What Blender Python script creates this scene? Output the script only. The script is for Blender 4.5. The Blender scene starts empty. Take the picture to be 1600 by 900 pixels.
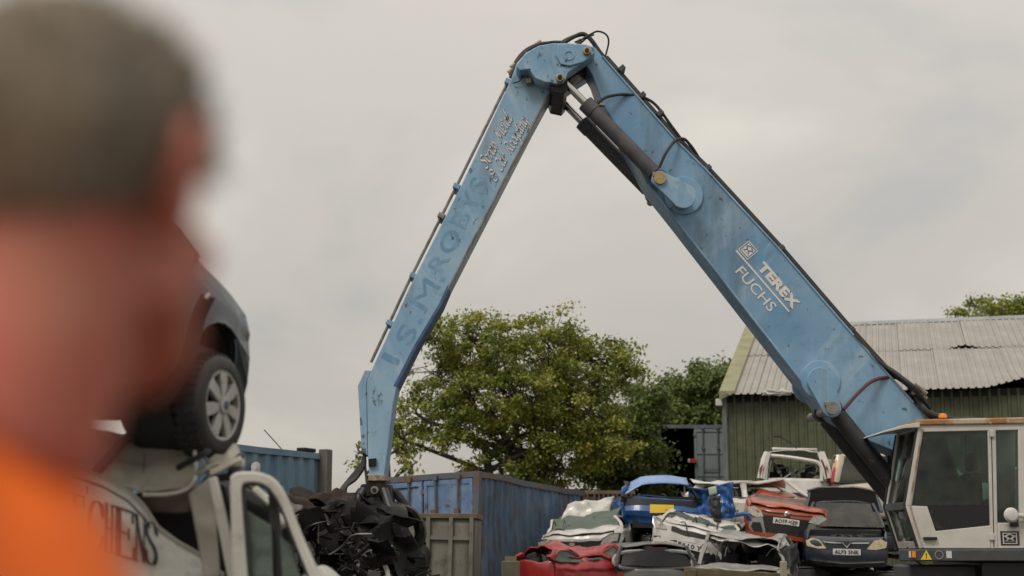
import bpy, bmesh, math, random
from mathutils import Vector, Matrix, noise
R = math.radians
SC = bpy.context.scene
COL = SC.collection
random.seed(7)

# ------------------------------------------------------------------ camera
FPX = 2222.2                    # focal length in pixels of the 1600 px wide photograph (50 mm on 36 mm)
HORIZON = 860.0                 # row of the horizon in the photograph
CAMZ = 1.6
PITCH = math.atan((HORIZON - 450) / FPX)
cam_data = bpy.data.cameras.new('camera')
cam = bpy.data.objects.new('camera', cam_data)
COL.objects.link(cam)
cam.location = (0, 0, CAMZ)
cam.rotation_euler = (math.pi / 2 + PITCH, 0, 0)
cam_data.lens = 50
cam_data.sensor_width = 36
cam_data.clip_start = 0.05
cam_data.clip_end = 3000
cam_data.dof.use_dof = True
cam_data.dof.focus_distance = 19.5
cam_data.dof.aperture_fstop = 1.5
SC.camera = cam

# ------------------------------------------------------------------ sky and sun
SUN_EL, SUN_AZ = R(52), R(215)      # azimuth from +Y clockwise: behind the camera, to the left
world = bpy.data.worlds.new('World')
SC.world = world
world.use_nodes = True
wn, wl = world.node_tree.nodes, world.node_tree.links
wn.clear()
def wnode(t, **kw):
    n = wn.new(t)
    for k, v in kw.items():
        setattr(n, k, v)
    return n
w_out = wnode('ShaderNodeOutputWorld')
w_bg = wnode('ShaderNodeBackground')
w_bg.inputs['Strength'].default_value = 0.1
w_sky = wnode('ShaderNodeTexSky', sky_type='NISHITA', sun_disc=False)
w_sky.sun_elevation = SUN_EL
w_sky.sun_rotation = SUN_AZ
w_sky.air_density = 1.0
w_sky.dust_density = 3.0
w_tc = wnode('ShaderNodeTexCoord')
w_sep = wnode('ShaderNodeSeparateXYZ')
wl.new(w_tc.outputs['Generated'], w_sep.inputs[0])
w_zp = wnode('ShaderNodeMath', operation='ADD'); w_zp.inputs[1].default_value = 0.5
wl.new(w_sep.outputs['Z'], w_zp.inputs[0])
w_zm = wnode('ShaderNodeMath', operation='MAXIMUM'); w_zm.inputs[1].default_value = 0.05
wl.new(w_zp.outputs[0], w_zm.inputs[0])
w_dx = wnode('ShaderNodeMath', operation='DIVIDE'); w_dy = wnode('ShaderNodeMath', operation='DIVIDE')
wl.new(w_sep.outputs['X'], w_dx.inputs[0]); wl.new(w_zm.outputs[0], w_dx.inputs[1])
wl.new(w_sep.outputs['Y'], w_dy.inputs[0]); wl.new(w_zm.outputs[0], w_dy.inputs[1])
w_cmb = wnode('ShaderNodeCombineXYZ')
wl.new(w_dx.outputs[0], w_cmb.inputs[0]); wl.new(w_dy.outputs[0], w_cmb.inputs[1])
w_n1 = wnode('ShaderNodeTexNoise'); w_n1.inputs['Scale'].default_value = 2.3
w_n1.inputs['Detail'].default_value = 5; w_n1.inputs['Roughness'].default_value = 0.5
w_n1.inputs['Distortion'].default_value = 0.3
wl.new(w_cmb.outputs[0], w_n1.inputs['Vector'])
w_ramp = wnode('ShaderNodeValToRGB')
w_ramp.color_ramp.interpolation = 'EASE'
e = w_ramp.color_ramp.elements
e[0].position = 0.34; e[0].color = (0.51, 0.50, 0.482, 1)
e[1].position = 0.66; e[1].color = (0.755, 0.705, 0.622, 1)
m_ = w_ramp.color_ramp.elements.new(0.5); m_.color = (0.625, 0.582, 0.517, 1)
wl.new(w_n1.outputs['Fac'], w_ramp.inputs[0])
# overcast sky brightens evenly from the horizon to the zenith
w_el = wnode('ShaderNodeMapRange'); w_el.inputs[1].default_value = 0.0; w_el.inputs[2].default_value = 1.0
w_el.inputs[3].default_value = 7.3; w_el.inputs[4].default_value = 17.0
wl.new(w_sep.outputs['Z'], w_el.inputs[0])
w_mul = wnode('ShaderNodeVectorMath', operation='SCALE')
wl.new(w_ramp.outputs[0], w_mul.inputs[0]); wl.new(w_el.outputs[0], w_mul.inputs['Scale'])
w_mix = wnode('ShaderNodeMix', data_type='RGBA'); w_mix.inputs['Factor'].default_value = 0.92
wl.new(w_sky.outputs[0], w_mix.inputs['A']); wl.new(w_mul.outputs[0], w_mix.inputs['B'])
wl.new(w_mix.outputs['Result'], w_bg.inputs['Color'])
wl.new(w_bg.outputs[0], w_out.inputs['Surface'])

sun_data = bpy.data.lights.new('sun', 'SUN')
sun_data.energy = 1.5
sun_data.angle = R(18)
sun_data.color = (1.0, 0.95, 0.87)
sun = bpy.data.objects.new('sun', sun_data)
COL.objects.link(sun)
sun_dir = Vector((math.sin(SUN_AZ) * math.cos(SUN_EL), math.cos(SUN_AZ) * math.cos(SUN_EL), math.sin(SUN_EL)))
sun.rotation_euler = sun_dir.to_track_quat('Z', 'Y').to_euler()

SC.view_settings.view_transform = 'Standard'
SC.view_settings.look = 'None'
SC.view_settings.exposure = 0.08
SC.view_settings.gamma = 1.0
SC.view_settings.use_curve_mapping = False
SC.render.engine = 'CYCLES'
SC.cycles.max_bounces = 8
SC.cycles.transparent_max_bounces = 16
SC.cycles.use_denoising = True

# ------------------------------------------------------------------ helpers
def at(px, py, Y):
    """world point at depth Y seen at pixel (px, py) of the photograph"""
    a = (px - 800) / FPX; b = (450 - py) / FPX
    c, s = math.cos(PITCH), math.sin(PITCH)
    t = Y / (c - b * s)
    return Vector((a * t, Y, CAMZ + t * (s + b * c)))

def tag(o, label=None, cat=None, group=None, kind=None):
    if label: o['label'] = label
    if cat: o['category'] = cat
    if group: o['group'] = group
    if kind: o['kind'] = kind
    return o

def empty(name, loc=(0, 0, 0), rot=(0, 0, 0), label=None, cat=None, group=None, parent=None):
    o = bpy.data.objects.new(name, None)
    o.empty_display_size = 0.2
    COL.objects.link(o)
    o.location = loc
    o.rotation_euler = rot
    if parent: o.parent = parent
    return tag(o, label, cat, group)

MATS = {}
def mat(name, base, rough=0.5, metal=0.0, base2=None, vscale=2.0, vlo=0.4, vhi=0.65, dirt=None, dscale=6.0, dlo=0.55, dhi=0.7,
        bump=0.0, bscale=30.0, streak=1.0, coat=0.0, spec=0.5, emit=None, rvar=0.15, damt=1.0, vamt=1.0, wear=None):
    if name in MATS: return MATS[name]
    m = bpy.data.materials.new(name); m.use_nodes = True
    nt = m.node_tree; N, L = nt.nodes, nt.links
    b = N['Principled BSDF']
    b.inputs['Base Color'].default_value = (*base, 1)
    b.inputs['Roughness'].default_value = rough
    b.inputs['Metallic'].default_value = metal
    b.inputs['Coat Weight'].default_value = coat
    b.inputs['Specular IOR Level'].default_value = spec
    if emit:
        b.inputs['Emission Color'].default_value = (*emit[0], 1); b.inputs['Emission Strength'].default_value = emit[1]
    tc = N.new('ShaderNodeTexCoord')
    mp = N.new('ShaderNodeMapping'); mp.inputs['Scale'].default_value = (1, 1, streak)
    L.new(tc.outputs['Object'], mp.inputs[0])
    src = None
    def nz(scale, detail=6, rgh=0.6):
        n = N.new('ShaderNodeTexNoise'); n.inputs['Scale'].default_value = scale
        n.inputs['Detail'].default_value = detail; n.inputs['Roughness'].default_value = rgh
        L.new(mp.outputs[0], n.inputs['Vector']); return n
    def mr(n, lo, hi, amt):
        r = N.new('ShaderNodeMapRange'); r.inputs[1].default_value = lo; r.inputs[2].default_value = hi
        r.inputs[4].default_value = amt
        L.new(n.outputs['Fac'], r.inputs[0]); return r
    col = None
    if base2 is not None:
        n = nz(vscale); r = mr(n, vlo, vhi, vamt)
        mx = N.new('ShaderNodeMix'); mx.data_type = 'RGBA'
        mx.inputs['A'].default_value = (*base, 1); mx.inputs['B'].default_value = (*base2, 1)
        L.new(r.outputs[0], mx.inputs['Factor']); col = mx.outputs['Result']
    if dirt is not None:
        n = nz(dscale, 9, 0.7); r = mr(n, dlo, dhi, damt)
        mx = N.new('ShaderNodeMix'); mx.data_type = 'RGBA'
        mx.inputs['A'].default_value = (*base, 1); mx.inputs['B'].default_value = (*dirt, 1)
        if col is not None: L.new(col, mx.inputs['A'])
        L.new(r.outputs[0], mx.inputs['Factor']); col = mx.outputs['Result']
        rr = N.new('ShaderNodeMapRange'); rr.inputs[3].default_value = rough; rr.inputs[4].default_value = min(1, rough + 0.3)
        L.new(r.outputs[0], rr.inputs[0]); L.new(rr.outputs[0], b.inputs['Roughness'])
    elif rvar:
        n = nz(5.0); rr = N.new('ShaderNodeMapRange'); rr.inputs[1].default_value = 0.3; rr.inputs[2].default_value = 0.7
        rr.inputs[3].default_value = max(0.02, rough - rvar); rr.inputs[4].default_value = min(1, rough + rvar)
        L.new(n.outputs['Fac'], rr.inputs[0]); L.new(rr.outputs[0], b.inputs['Roughness'])
    for (wc_, wscale, wlo, whi, wamt, wmap) in (wear or ()):
        mp2 = N.new('ShaderNodeMapping'); mp2.inputs['Scale'].default_value = wmap[:3]
        if len(wmap) > 3: mp2.inputs['Rotation'].default_value = (0, math.radians(wmap[3]), 0); mp2.vector_type = 'TEXTURE'; mp2.inputs['Scale'].default_value = [1 / x for x in wmap[:3]]
        L.new(tc.outputs['Object'], mp2.inputs[0])
        n = N.new('ShaderNodeTexNoise'); n.inputs['Scale'].default_value = wscale; n.inputs['Detail'].default_value = 8; n.inputs['Roughness'].default_value = .65
        L.new(mp2.outputs[0], n.inputs['Vector']); r = mr(n, wlo, whi, wamt)
        mx = N.new('ShaderNodeMix'); mx.data_type = 'RGBA'
        mx.inputs['A'].default_value = (*base, 1); mx.inputs['B'].default_value = (*wc_, 1)
        if col is not None: L.new(col, mx.inputs['A'])
        L.new(r.outputs[0], mx.inputs['Factor']); col = mx.outputs['Result']
    if col is not None: L.new(col, b.inputs['Base Color'])
    if bump:
        n = nz(bscale, 5); bp = N.new('ShaderNodeBump'); bp.inputs['Strength'].default_value = bump
        bp.inputs['Distance'].default_value = 0.02
        L.new(n.outputs['Fac'], bp.inputs['Height']); L.new(bp.outputs[0], b.inputs['Normal'])
    MATS[name] = m
    return m

def glass(name, tint=(0.25, 0.3, 0.28), refl=0.08):
    if name in MATS: return MATS[name]
    m = bpy.data.materials.new(name); m.use_nodes = True
    N, L = m.node_tree.nodes, m.node_tree.links; N.clear()
    out = N.new('ShaderNodeOutputMaterial'); mx = N.new('ShaderNodeMixShader')
    tr = N.new('ShaderNodeBsdfTransparent'); tr.inputs[0].default_value = (*tint, 1)
    gl = N.new('ShaderNodeBsdfGlossy'); gl.inputs['Roughness'].default_value = 0.06
    fr = N.new('ShaderNodeFresnel'); fr.inputs['IOR'].default_value = 1.5
    tc = N.new('ShaderNodeTexCoord'); n = N.new('ShaderNodeTexNoise'); n.inputs['Scale'].default_value = 2.5
    L.new(tc.outputs['Object'], n.inputs['Vector'])
    bp = N.new('ShaderNodeBump'); bp.inputs['Strength'].default_value = 0.05; bp.inputs['Distance'].default_value = 0.05
    L.new(n.outputs['Fac'], bp.inputs['Height']); L.new(bp.outputs[0], gl.inputs['Normal'])
    ad = N.new('ShaderNodeMath'); ad.operation = 'ADD'; ad.inputs[1].default_value = refl
    L.new(fr.outputs[0], ad.inputs[0]); L.new(ad.outputs[0], mx.inputs[0])
    L.new(tr.outputs[0], mx.inputs[1]); L.new(gl.outputs[0], mx.inputs[2])
    df_ = N.new('ShaderNodeBsdfDiffuse'); df_.inputs[0].default_value = (.30, .28, .24, 1)       # film of dust and smears
    n2 = N.new('ShaderNodeTexNoise'); n2.inputs['Scale'].default_value = 3.5; n2.inputs['Detail'].default_value = 8; n2.inputs['Roughness'].default_value = .7
    L.new(tc.outputs['Object'], n2.inputs['Vector'])
    r2 = N.new('ShaderNodeMapRange'); r2.inputs[1].default_value = .35; r2.inputs[2].default_value = .75; r2.inputs[4].default_value = .16
    L.new(n2.outputs['Fac'], r2.inputs[0])
    m2 = N.new('ShaderNodeMixShader'); L.new(r2.outputs[0], m2.inputs[0]); L.new(mx.outputs[0], m2.inputs[1]); L.new(df_.outputs[0], m2.inputs[2])
    L.new(m2.outputs[0], out.inputs[0])
    MATS[name] = m
    return m

def crackglass(name):
    """shattered laminated glass: milky green, half see-through"""
    if name in MATS: return MATS[name]
    m = bpy.data.materials.new(name); m.use_nodes = True
    N, L = m.node_tree.nodes, m.node_tree.links
    b = N['Principled BSDF']; out = N['Material Output']
    b.inputs['Base Color'].default_value = (0.13, 0.165, 0.14, 1); b.inputs['Roughness'].default_value = 0.3
    tc = N.new('ShaderNodeTexCoord'); v = N.new('ShaderNodeTexVoronoi'); v.feature = 'DISTANCE_TO_EDGE'; v.inputs['Scale'].default_value = 38
    L.new(tc.outputs['Object'], v.inputs['Vector'])
    r = N.new('ShaderNodeMapRange'); r.inputs[1].default_value = 0.0; r.inputs[2].default_value = 0.06
    r.inputs[3].default_value = 0.9; r.inputs[4].default_value = 0.6
    L.new(v.outputs['Distance'], r.inputs[0])
    tr = N.new('ShaderNodeBsdfTransparent'); tr.inputs[0].default_value = (0.55, 0.65, 0.58, 1)
    mx = N.new('ShaderNodeMixShader'); L.new(r.outputs[0], mx.inputs[0]); L.new(tr.outputs[0], mx.inputs[1]); L.new(b.outputs[0], mx.inputs[2])
    L.new(mx.outputs[0], out.inputs[0])
    MATS[name] = m
    return m

class MB:
    def __init__(s): s.v = []; s.f = []
    def add(s, vs, fs, M=None):
        o = len(s.v)
        s.v += [(M @ Vector(p)) if M is not None else Vector(p) for p in vs]
        s.f += [[i + o for i in f] for f in fs]
        return s
    def bx(s, x0, x1, y0, y1, z0, z1, M=None):
        vs = [(x, y, z) for z in (z0, z1) for y in (y0, y1) for x in (x0, x1)]
        return s.add(vs, [(0, 2, 3, 1), (4, 5, 7, 6), (0, 1, 5, 4), (2, 6, 7, 3), (0, 4, 6, 2), (1, 3, 7, 5)], M)
    def prism(s, poly, y0, y1, M=None):
        """poly of (x, z) extruded along Y"""
        n = len(poly)
        a = sum(poly[i][0] * poly[(i + 1) % n][1] - poly[(i + 1) % n][0] * poly[i][1] for i in range(n))
        if a < 0: poly = poly[::-1]
        vs = [(p[0], y0, p[1]) for p in poly] + [(p[0], y1, p[1]) for p in poly]
        fs = [list(range(n)), list(range(2 * n - 1, n - 1, -1))]
        fs += [[i + n, (i + 1) % n + n, (i + 1) % n, i] for i in range(n)]
        return s.add(vs, fs, M)
    def tube(s, pts, r, n=8, cap=True, flat=None):
        pts = [Vector(p) for p in pts]
        if len(pts) < 2: return s
        rs = r if isinstance(r, (list, tuple)) else [r] * len(pts)
        t0 = (pts[1] - pts[0]).normalized()
        u = t0.orthogonal().normalized()
        if flat is not None:
            u = (Vector(flat) - Vector(flat).dot(t0) * t0).normalized()
        o = len(s.v)
        for i, p in enumerate(pts):
            t = (pts[min(i + 1, len(pts) - 1)] - pts[max(i - 1, 0)]).normalized()
            u = (u - u.dot(t) * t)
            u = u.normalized() if u.length > 1e-6 else t.orthogonal().normalized()
            w = t.cross(u)
            ri = rs[i]; ru, rw = ri if isinstance(ri, tuple) else (ri, ri)
            for k in range(n):
                an = 2 * math.pi * (k + 0.5) / n
                s.v.append(p + u * (math.cos(an) * ru) + w * (math.sin(an) * rw))
        for i in range(len(pts) - 1):
            for k in range(n):
                a = o + i * n + k; b = o + i * n + (k + 1) % n
                s.f.append([a, b, b + n, a + n])
        if cap:
            s.f.append([o + k for k in range(n)][::-1])
            s.f.append([o + (len(pts) - 1) * n + k for k in range(n)])
        return s
    def cyl(s, p0, p1, r0, r1=None, n=16):
        return s.tube([p0, p1], [r0, r0 if r1 is None else r1], n)
    def lathe(s, prof, n=24, M=None, axis='Z'):
        """prof of (r, h) turned about the Z axis"""
        vs = []; fs = []
        for r, h in prof:
            for k in range(n):
                a = 2 * math.pi * k / n
                vs.append((r * math.cos(a), r * math.sin(a), h))
        for i in range(len(prof) - 1):
            for k in range(n):
                fs.append([i * n + k, i * n + (k + 1) % n, (i + 1) * n + (k + 1) % n, (i + 1) * n + k])
        if prof[0][0] > .04 and prof[-1][0] > .04 and len(prof) > 2:      # a ring: close the profile on itself
            q = (len(prof) - 1) * n
            for k in range(n): fs.append([q + k, q + (k + 1) % n, (k + 1) % n, k])
        else:
            fs.append(list(range(n))[::-1]); fs.append([(len(prof) - 1) * n + k for k in range(n)])
        return s.add(vs, fs, M)
    def grid(s, fn, nu, nv, u0=0, u1=1, v0=0, v1=1):
        o = len(s.v)
        for i in range(nu + 1):
            for j in range(nv + 1):
                s.v.append(Vector(fn(u0 + (u1 - u0) * i / nu, v0 + (v1 - v0) * j / nv)))
        for i in range(nu):
            for j in range(nv):
                a = o + i * (nv + 1) + j
                s.f.append([a, a + nv + 1, a + nv + 2, a + 1])
        return s
    def poly(s, pts, fn=None):
        o = len(s.v)
        s.v += [Vector(p) for p in pts]; s.f.append(list(range(o, o + len(pts))))
        return s
    def build(s, name, m, parent=None, smooth=35, bevel=0.0, solid=0.0, sub=0, deform=None, loc=None, off=0.0, bseg=2):
        me = bpy.data.meshes.new(name)
        vs = [deform(v) for v in s.v] if deform else s.v
        me.from_pydata([tuple(v) for v in vs], [], s.f)
        me.validate()
        if smooth:
            me.polygons.foreach_set('use_smooth', [True] * len(me.polygons))
            me.set_sharp_from_angle(angle=R(smooth))
        if m: me.materials.append(MATS[m] if isinstance(m, str) else m)
        o = bpy.data.objects.new(name, me)
        COL.objects.link(o)
        if parent: o.parent = parent
        if loc: o.location = loc
        if sub:
            md = o.modifiers.new('sub', 'SUBSURF'); md.levels = sub; md.render_levels = sub
        if solid:
            md = o.modifiers.new('solid', 'SOLIDIFY'); md.thickness = solid; md.offset = off
        if bevel:
            md = o.modifiers.new('bevel', 'BEVEL'); md.width = bevel; md.segments = bseg; md.limit_method = 'ANGLE'; md.angle_limit = R(40)
        return o

def spline(pts, k=8):
    """Catmull-Rom through pts"""
    P = [Vector(p) for p in pts]
    if len(P) < 3: return P
    P = [P[0] * 2 - P[1]] + P + [P[-1] * 2 - P[-2]]
    out = []
    for i in range(1, len(P) - 2):
        a, b, c, d = P[i - 1:i + 3]
        for j in range(k):
            t = j / k
            out.append(0.5 * ((2 * b) + (c - a) * t + (2 * a - 5 * b + 4 * c - d) * t * t + (3 * b - a - 3 * c + d) * t ** 3))
    out.append(P[-2])
    return out

def text_mesh(name, s, size, M, m, parent, bold=0.0, shear=0.0, space=1.0, depth=0.003, fit=None, deform=None):
    cu = bpy.data.curves.new(name, 'FONT'); cu.body = s; cu.size = size
    cu.offset = bold; cu.shear = shear; cu.space_character = space; cu.extrude = depth
    cu.resolution_u = 3
    to = bpy.data.objects.new(name, cu); COL.objects.link(to)
    dg = bpy.context.evaluated_depsgraph_get()
    me = bpy.data.meshes.new_from_object(to.evaluated_get(dg))
    bpy.data.objects.remove(to); bpy.data.curves.remove(cu)
    if fit:
        xs = [v.co.x for v in me.vertices]; ys = [v.co.y for v in me.vertices]
        w = max(xs) - min(xs); h = max(ys) - min(ys)
        x0, y0 = min(xs), min(ys)
        for v in me.vertices:
            v.co.x = (v.co.x - x0) / w * fit[0]; v.co.y = (v.co.y - y0) / h * fit[1]
    me.transform(M)
    if deform:
        for v in me.vertices: v.co = deform(v.co)
    me.materials.clear(); me.materials.append(MATS[m])
    o = bpy.data.objects.new(name, me); COL.objects.link(o); o.parent = parent
    return o

def frame(o, x, y):
    """matrix with origin o, x axis x, y axis y"""
    x = Vector(x).normalized(); z = x.cross(Vector(y)).normalized(); y = z.cross(x)
    return Matrix(((x.x, y.x, z.x, o[0]), (x.y, y.y, z.y, o[1]), (x.z, y.z, z.z, o[2]), (0, 0, 0, 1)))

def nv(p, s, seed=0.0):
    return noise.noise_vector(Vector((p[0] * s + seed, p[1] * s - seed * 1.7, p[2] * s + seed * 0.6)))

# ------------------------------------------------------------------ materials
WEAR = [((.36, .48, .58), 2.6, .52, .68, .6, (1, 1, .2, 40)), ((.05, .06, .07), 7, .62, .66, .8, (1, 1, 1)), ((.06, .075, .09), 1.6, .52, .72, .6, (1, 1, .12))]
WEAR2 = [((.42, .53, .61), 3.4, .53, .66, .6, (1, 1, .2, -28)), ((.05, .06, .07), 6, .61, .65, .85, (1, 1, .6)), ((.08, .095, .11), 2.0, .52, .72, .55, (1, 1, .12))]
mat('mud', (0.10, 0.085, 0.07), 0.95, base2=(0.06, 0.052, 0.045), vscale=1.2, dirt=(0.16, 0.15, 0.13), dscale=18, bump=0.6, bscale=12)
mat('boom_blue', (0.13, 0.27, 0.43), 0.42, wear=WEAR, base2=(0.205, 0.35, 0.495), vscale=0.9, vlo=0.38, vhi=0.62, dirt=(0.10, 0.15, 0.19), dscale=2.4, dlo=0.56, dhi=0.78, damt=0.75, bump=0.08, bscale=9)
mat('stick_blue', (0.20, 0.355, 0.505), 0.45, wear=WEAR2, base2=(0.285, 0.43, 0.55), vscale=1.3, vlo=0.38, vhi=0.62, dirt=(0.11, 0.17, 0.22), dscale=3.2, dlo=0.55, dhi=0.75, damt=0.75, bump=0.12, bscale=7)
mat('plate_blue', (0.165, 0.315, 0.465), 0.45, wear=WEAR2, base2=(0.24, 0.39, 0.52), vscale=3, dirt=(0.09, 0.12, 0.14), dscale=7, dlo=0.6, dhi=0.75, damt=0.8)
mat('ghost_blue', (0.125, 0.26, 0.405), 0.55, base2=(0.22, 0.37, 0.51), vscale=5, vlo=0.46, vhi=0.68)
mat('cyl_grey', (0.055, 0.055, 0.065), 0.5, base2=(0.085, 0.08, 0.085), vscale=4, dirt=(0.13, 0.11, 0.09), dscale=9)
mat('cyl_black', (0.018, 0.019, 0.022), 0.5, base2=(0.035, 0.035, 0.037), vscale=3, dirt=(0.07, 0.06, 0.05), dscale=8, dlo=0.6)
mat('grease', (0.010, 0.010, 0.011), 0.42, spec=.25, base2=(0.03, 0.027, 0.024), vscale=8)
mat('chrome', (0.55, 0.54, 0.52), 0.22, 1.0, rvar=0.05)
mat('steel', (0.33, 0.31, 0.28), 0.45, 0.8, base2=(0.22, 0.17, 0.12), vscale=9)
mat('brass', (0.45, 0.33, 0.16), 0.45, 0.6, base2=(0.30, 0.22, 0.12), vscale=30)
mat('rubber', (0.018, 0.018, 0.02), 0.6, base2=(0.035, 0.033, 0.03), vscale=6, bump=0.1, bscale=60)
mat('hose_red', (0.10, 0.03, 0.035), 0.5)
mat('decal_white', (0.72, 0.66, 0.60), 0.6, base2=(0.60, 0.56, 0.52), vscale=10, dirt=(0.3, 0.36, 0.42), dscale=25, dlo=0.64, dhi=0.72, damt=0.6)
mat('cab_white', (0.56, 0.54, 0.49), 0.45, wear=[((.22, .15, .09), 3, .60, .72, .7, (1, 1, .15)), ((.12, .11, .10), 14, .68, .72, .7, (1, 1, 1))], base2=(0.47, 0.45, 0.40), vscale=3, dirt=(0.20, 0.14, 0.08), dscale=7, dlo=0.62, dhi=0.78, damt=0.8)
mat('cab_rust', (0.42, 0.36, 0.27), 0.7, base2=(0.30, 0.14, 0.045), vscale=2.2, vlo=0.40, vhi=0.52, dirt=(0.55, 0.53, 0.47), dscale=12, dlo=0.6, dhi=0.65)
mat('dark_grey', (0.045, 0.05, 0.055), 0.55, base2=(0.065, 0.07, 0.075), vscale=4, dirt=(0.13, 0.12, 0.10), dscale=9, dlo=0.62)
mat('black_paint', (0.012, 0.012, 0.013), 0.35, dirt=(0.05, 0.045, 0.04), dscale=10, dlo=0.6)
mat('amber', (0.8, 0.25, 0.02), 0.3)
mat('warn_yellow', (0.75, 0.52, 0.04), 0.5)
mat('white_paint', (0.62, 0.61, 0.58), 0.4, base2=(0.5, 0.49, 0.46), vscale=6)
mat('seat_cloth', (0.03, 0.03, 0.034), 0.9)
glass('cab_glass', (0.56, 0.70, 0.67), -0.002)
# ------------------------------------------------------------------ ground
def ground_z(x, y):
    t = min(1, max(0, (y - 14) / 10)); s = t * t * (3 - 2 * t)
    return 0.58 * s
g = MB()
xs = [-900, -300, -120, -60] + [-40 + 2 * i for i in range(41)] + [60, 120, 300, 900]
ys = [-300, -60, -20] + [-10 + 2 * i for i in range(46)] + [100, 140, 220, 400, 900]
for y in ys:
    for x in xs:
        n_ = noise.noise(Vector((x * 0.3, y * 0.3, 0))) * 0.05 if abs(x) < 50 and -15 < y < 90 else 0
        g.v.append(Vector((x, y, ground_z(x, y) + n_)))
nx = len(xs)
for j in range(len(ys) - 1):
    for i in range(nx - 1):
        g.f.append([j * nx + i, j * nx + i + 1, (j + 1) * nx + i + 1, (j + 1) * nx + i])
tag(g.build('ground', 'mud'), 'bare muddy yard under the scrap', kind='structure')

# ------------------------------------------------------------------ material handler
YB, WB = 19.6, 0.62            # near face of boom and stick, and their width
def xz(px, py, Y): p = at(px, py, Y); return (p.x, p.z)
MH = empty('material_handler', (6.5, 19.9, 0), label='blue scrap handler with tall folded boom, white cab and lettered arm', cat='scrap handler')
MHI = Matrix.Translation((-6.5, -19.9, 0))
OFF = Vector((6.5, 19.9, 0))
class HB(MB):
    """pieces of the handler, given in world coordinates, stored in the handler's own"""
    def build(s, name, m, parent=None, **kw):
        s.v = [v - OFF for v in s.v]
        return MB.build(s, name, m, parent or MH, **kw)
def pz(pts, Y): return [xz(p[0], p[1], Y) for p in pts]

boom_poly = [(918, 70), (930, 74), (941, 88), (1056, 219), (1103, 265), (1220, 392), (1330, 520), (1427, 629), (1468, 676), (1452, 712), (1404, 708),
             (1350, 686), (1300, 655), (1284, 636), (1168, 487), (1052, 338), (1012, 288), (984, 236), (957, 188), (940, 158), (926, 118), (910, 92)]
boom = HB().prism(pz(boom_poly, YB), YB, YB + WB).build('boom', 'boom_blue', bevel=0.012)
# weld flange along the two edges of the near side plate
fl = HB()
for seg in ([(941, 88), (1056, 219), (1103, 265), (1220, 392), (1330, 520), (1427, 629)], [(1284, 636), (1168, 487), (1052, 338), (1012, 288)]):
    fl.tube([at(p[0], p[1], YB - 0.004) for p in seg], 0.018, 6)
fl.build('weld_seam', 'plate_blue', boom)

def pivot_plate(c, r, tip, tr, near=True, wide=1.0):
    """round doubler plate with a teardrop lug to the cylinder pin"""
    y0, y1 = (YB - 0.03, YB + 0.004) if near else (YB + WB - 0.004, YB + WB + 0.03)
    C = at(c[0], c[1], YB); T = at(tip[0], tip[1], YB); s = YB / FPX
    b = HB()
    b.prism([(C.x + math.cos(a) * r * s, C.z + math.sin(a) * r * s) for a in [2 * math.pi * k / 32 for k in range(32)]], y0, y1)
    o1 = b.build('doubler_plate', 'plate_blue', boom, bevel=0.006)
    yl = YB - 0.36 if near else YB + WB + 0.29
    yr = YB - 0.36
    C = at(c[0], c[1], yr); T = at(tip[0], tip[1], yr); s = yr / FPX
    d = Vector((T.x - C.x, T.z - C.z)); L = d.length; an = math.atan2(d.y, d.x)
    R0 = r * s * 0.66; R1 = tr * s
    pts = []
    for k in range(13):
        a = an + math.pi / 2 + math.pi * k / 12; pts.append((C.x + math.cos(a) * R0, C.z + math.sin(a) * R0))
    for k in range(13):
        a = an - math.pi / 2 + math.pi * k / 12; pts.append((T.x + math.cos(a) * R1, T.z + math.sin(a) * R1))
    if not near: return
    HB().prism(pts, yl, yl + 0.07).build('cylinder_lug', 'plate_blue', boom, bevel=0.008)
    HB().prism([(C.x + math.cos(a) * R0 * .7, C.z + math.sin(a) * R0 * .7) for a in [2 * math.pi * k / 20 for k in range(20)]], *((yl + .06, YB) if near else (YB + WB, yl + .01))).build('lug_spacer', 'plate_blue', boom)
for nr in (True, False):
    pivot_plate((1068, 306), 31, (1031, 279), 13, nr)
    pivot_plate((1282, 594), 31, (1300, 637), 15, nr)

def pin(px, py, y0, y1, r, parent, m='brass', nut=True):
    p = at(px, py, y0)
    b = HB().cyl((p.x, y0, p.z), (p.x, y1, p.z), r, n=20)
    o = b.build('pin', m, parent, bevel=0.006)
    if nut:
        b = HB(); b.cyl((p.x, y0 - 0.03, p.z), (p.x, y0 + 0.003, p.z), r * 0.55, n=6)
        b.build('pin_bolt', 'grease', parent)
    return o

# stick ------------------------------------------------
stick_poly = [(798, 124), (808, 97), (822, 81), (842, 71), (866, 67), (880, 100), (866, 134), (832, 196), (700, 452), (690, 476), (652, 540), (620, 604), (614, 632),
              (606, 700), (600, 750), (577, 750), (575, 720), (573, 596), (581, 576), (640, 448), (720, 290)]
SY, SW = YB + 0.02, WB - 0.06
stick = HB().prism(pz(stick_poly, YB), SY, SY + SW).build('stick', 'stick_blue', bevel=0.012)
head_poly = [(806, 104), (815, 90), (824, 81), (842, 71), (865, 67), (886, 67), (916, 69), (926, 74), (930, 81), (926, 87), (912, 96), (888, 113), (885, 122), (880, 129), (870, 131), (850, 128), (836, 122), (826, 108), (812, 110)]
for y0, y1 in ((YB - 0.29, YB + 0.021), (YB + WB - 0.041, YB + WB + 0.27)):
    HB().prism(pz(head_poly, YB - .29), y0, y1).build('head_plate', 'plate_blue', stick, bevel=0.012)
lug = [(872, 69), (886, 68), (916, 70), (927, 75), (930, 82), (925, 88), (911, 97), (890, 103), (876, 100), (868, 86)]
HB().prism(pz(lug, YB - .32), YB - 0.32, YB - 0.288).build('head_lug', 'plate_blue', stick, bevel=0.01)
b = HB(); p = at(889, 86, YB - .33)
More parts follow.
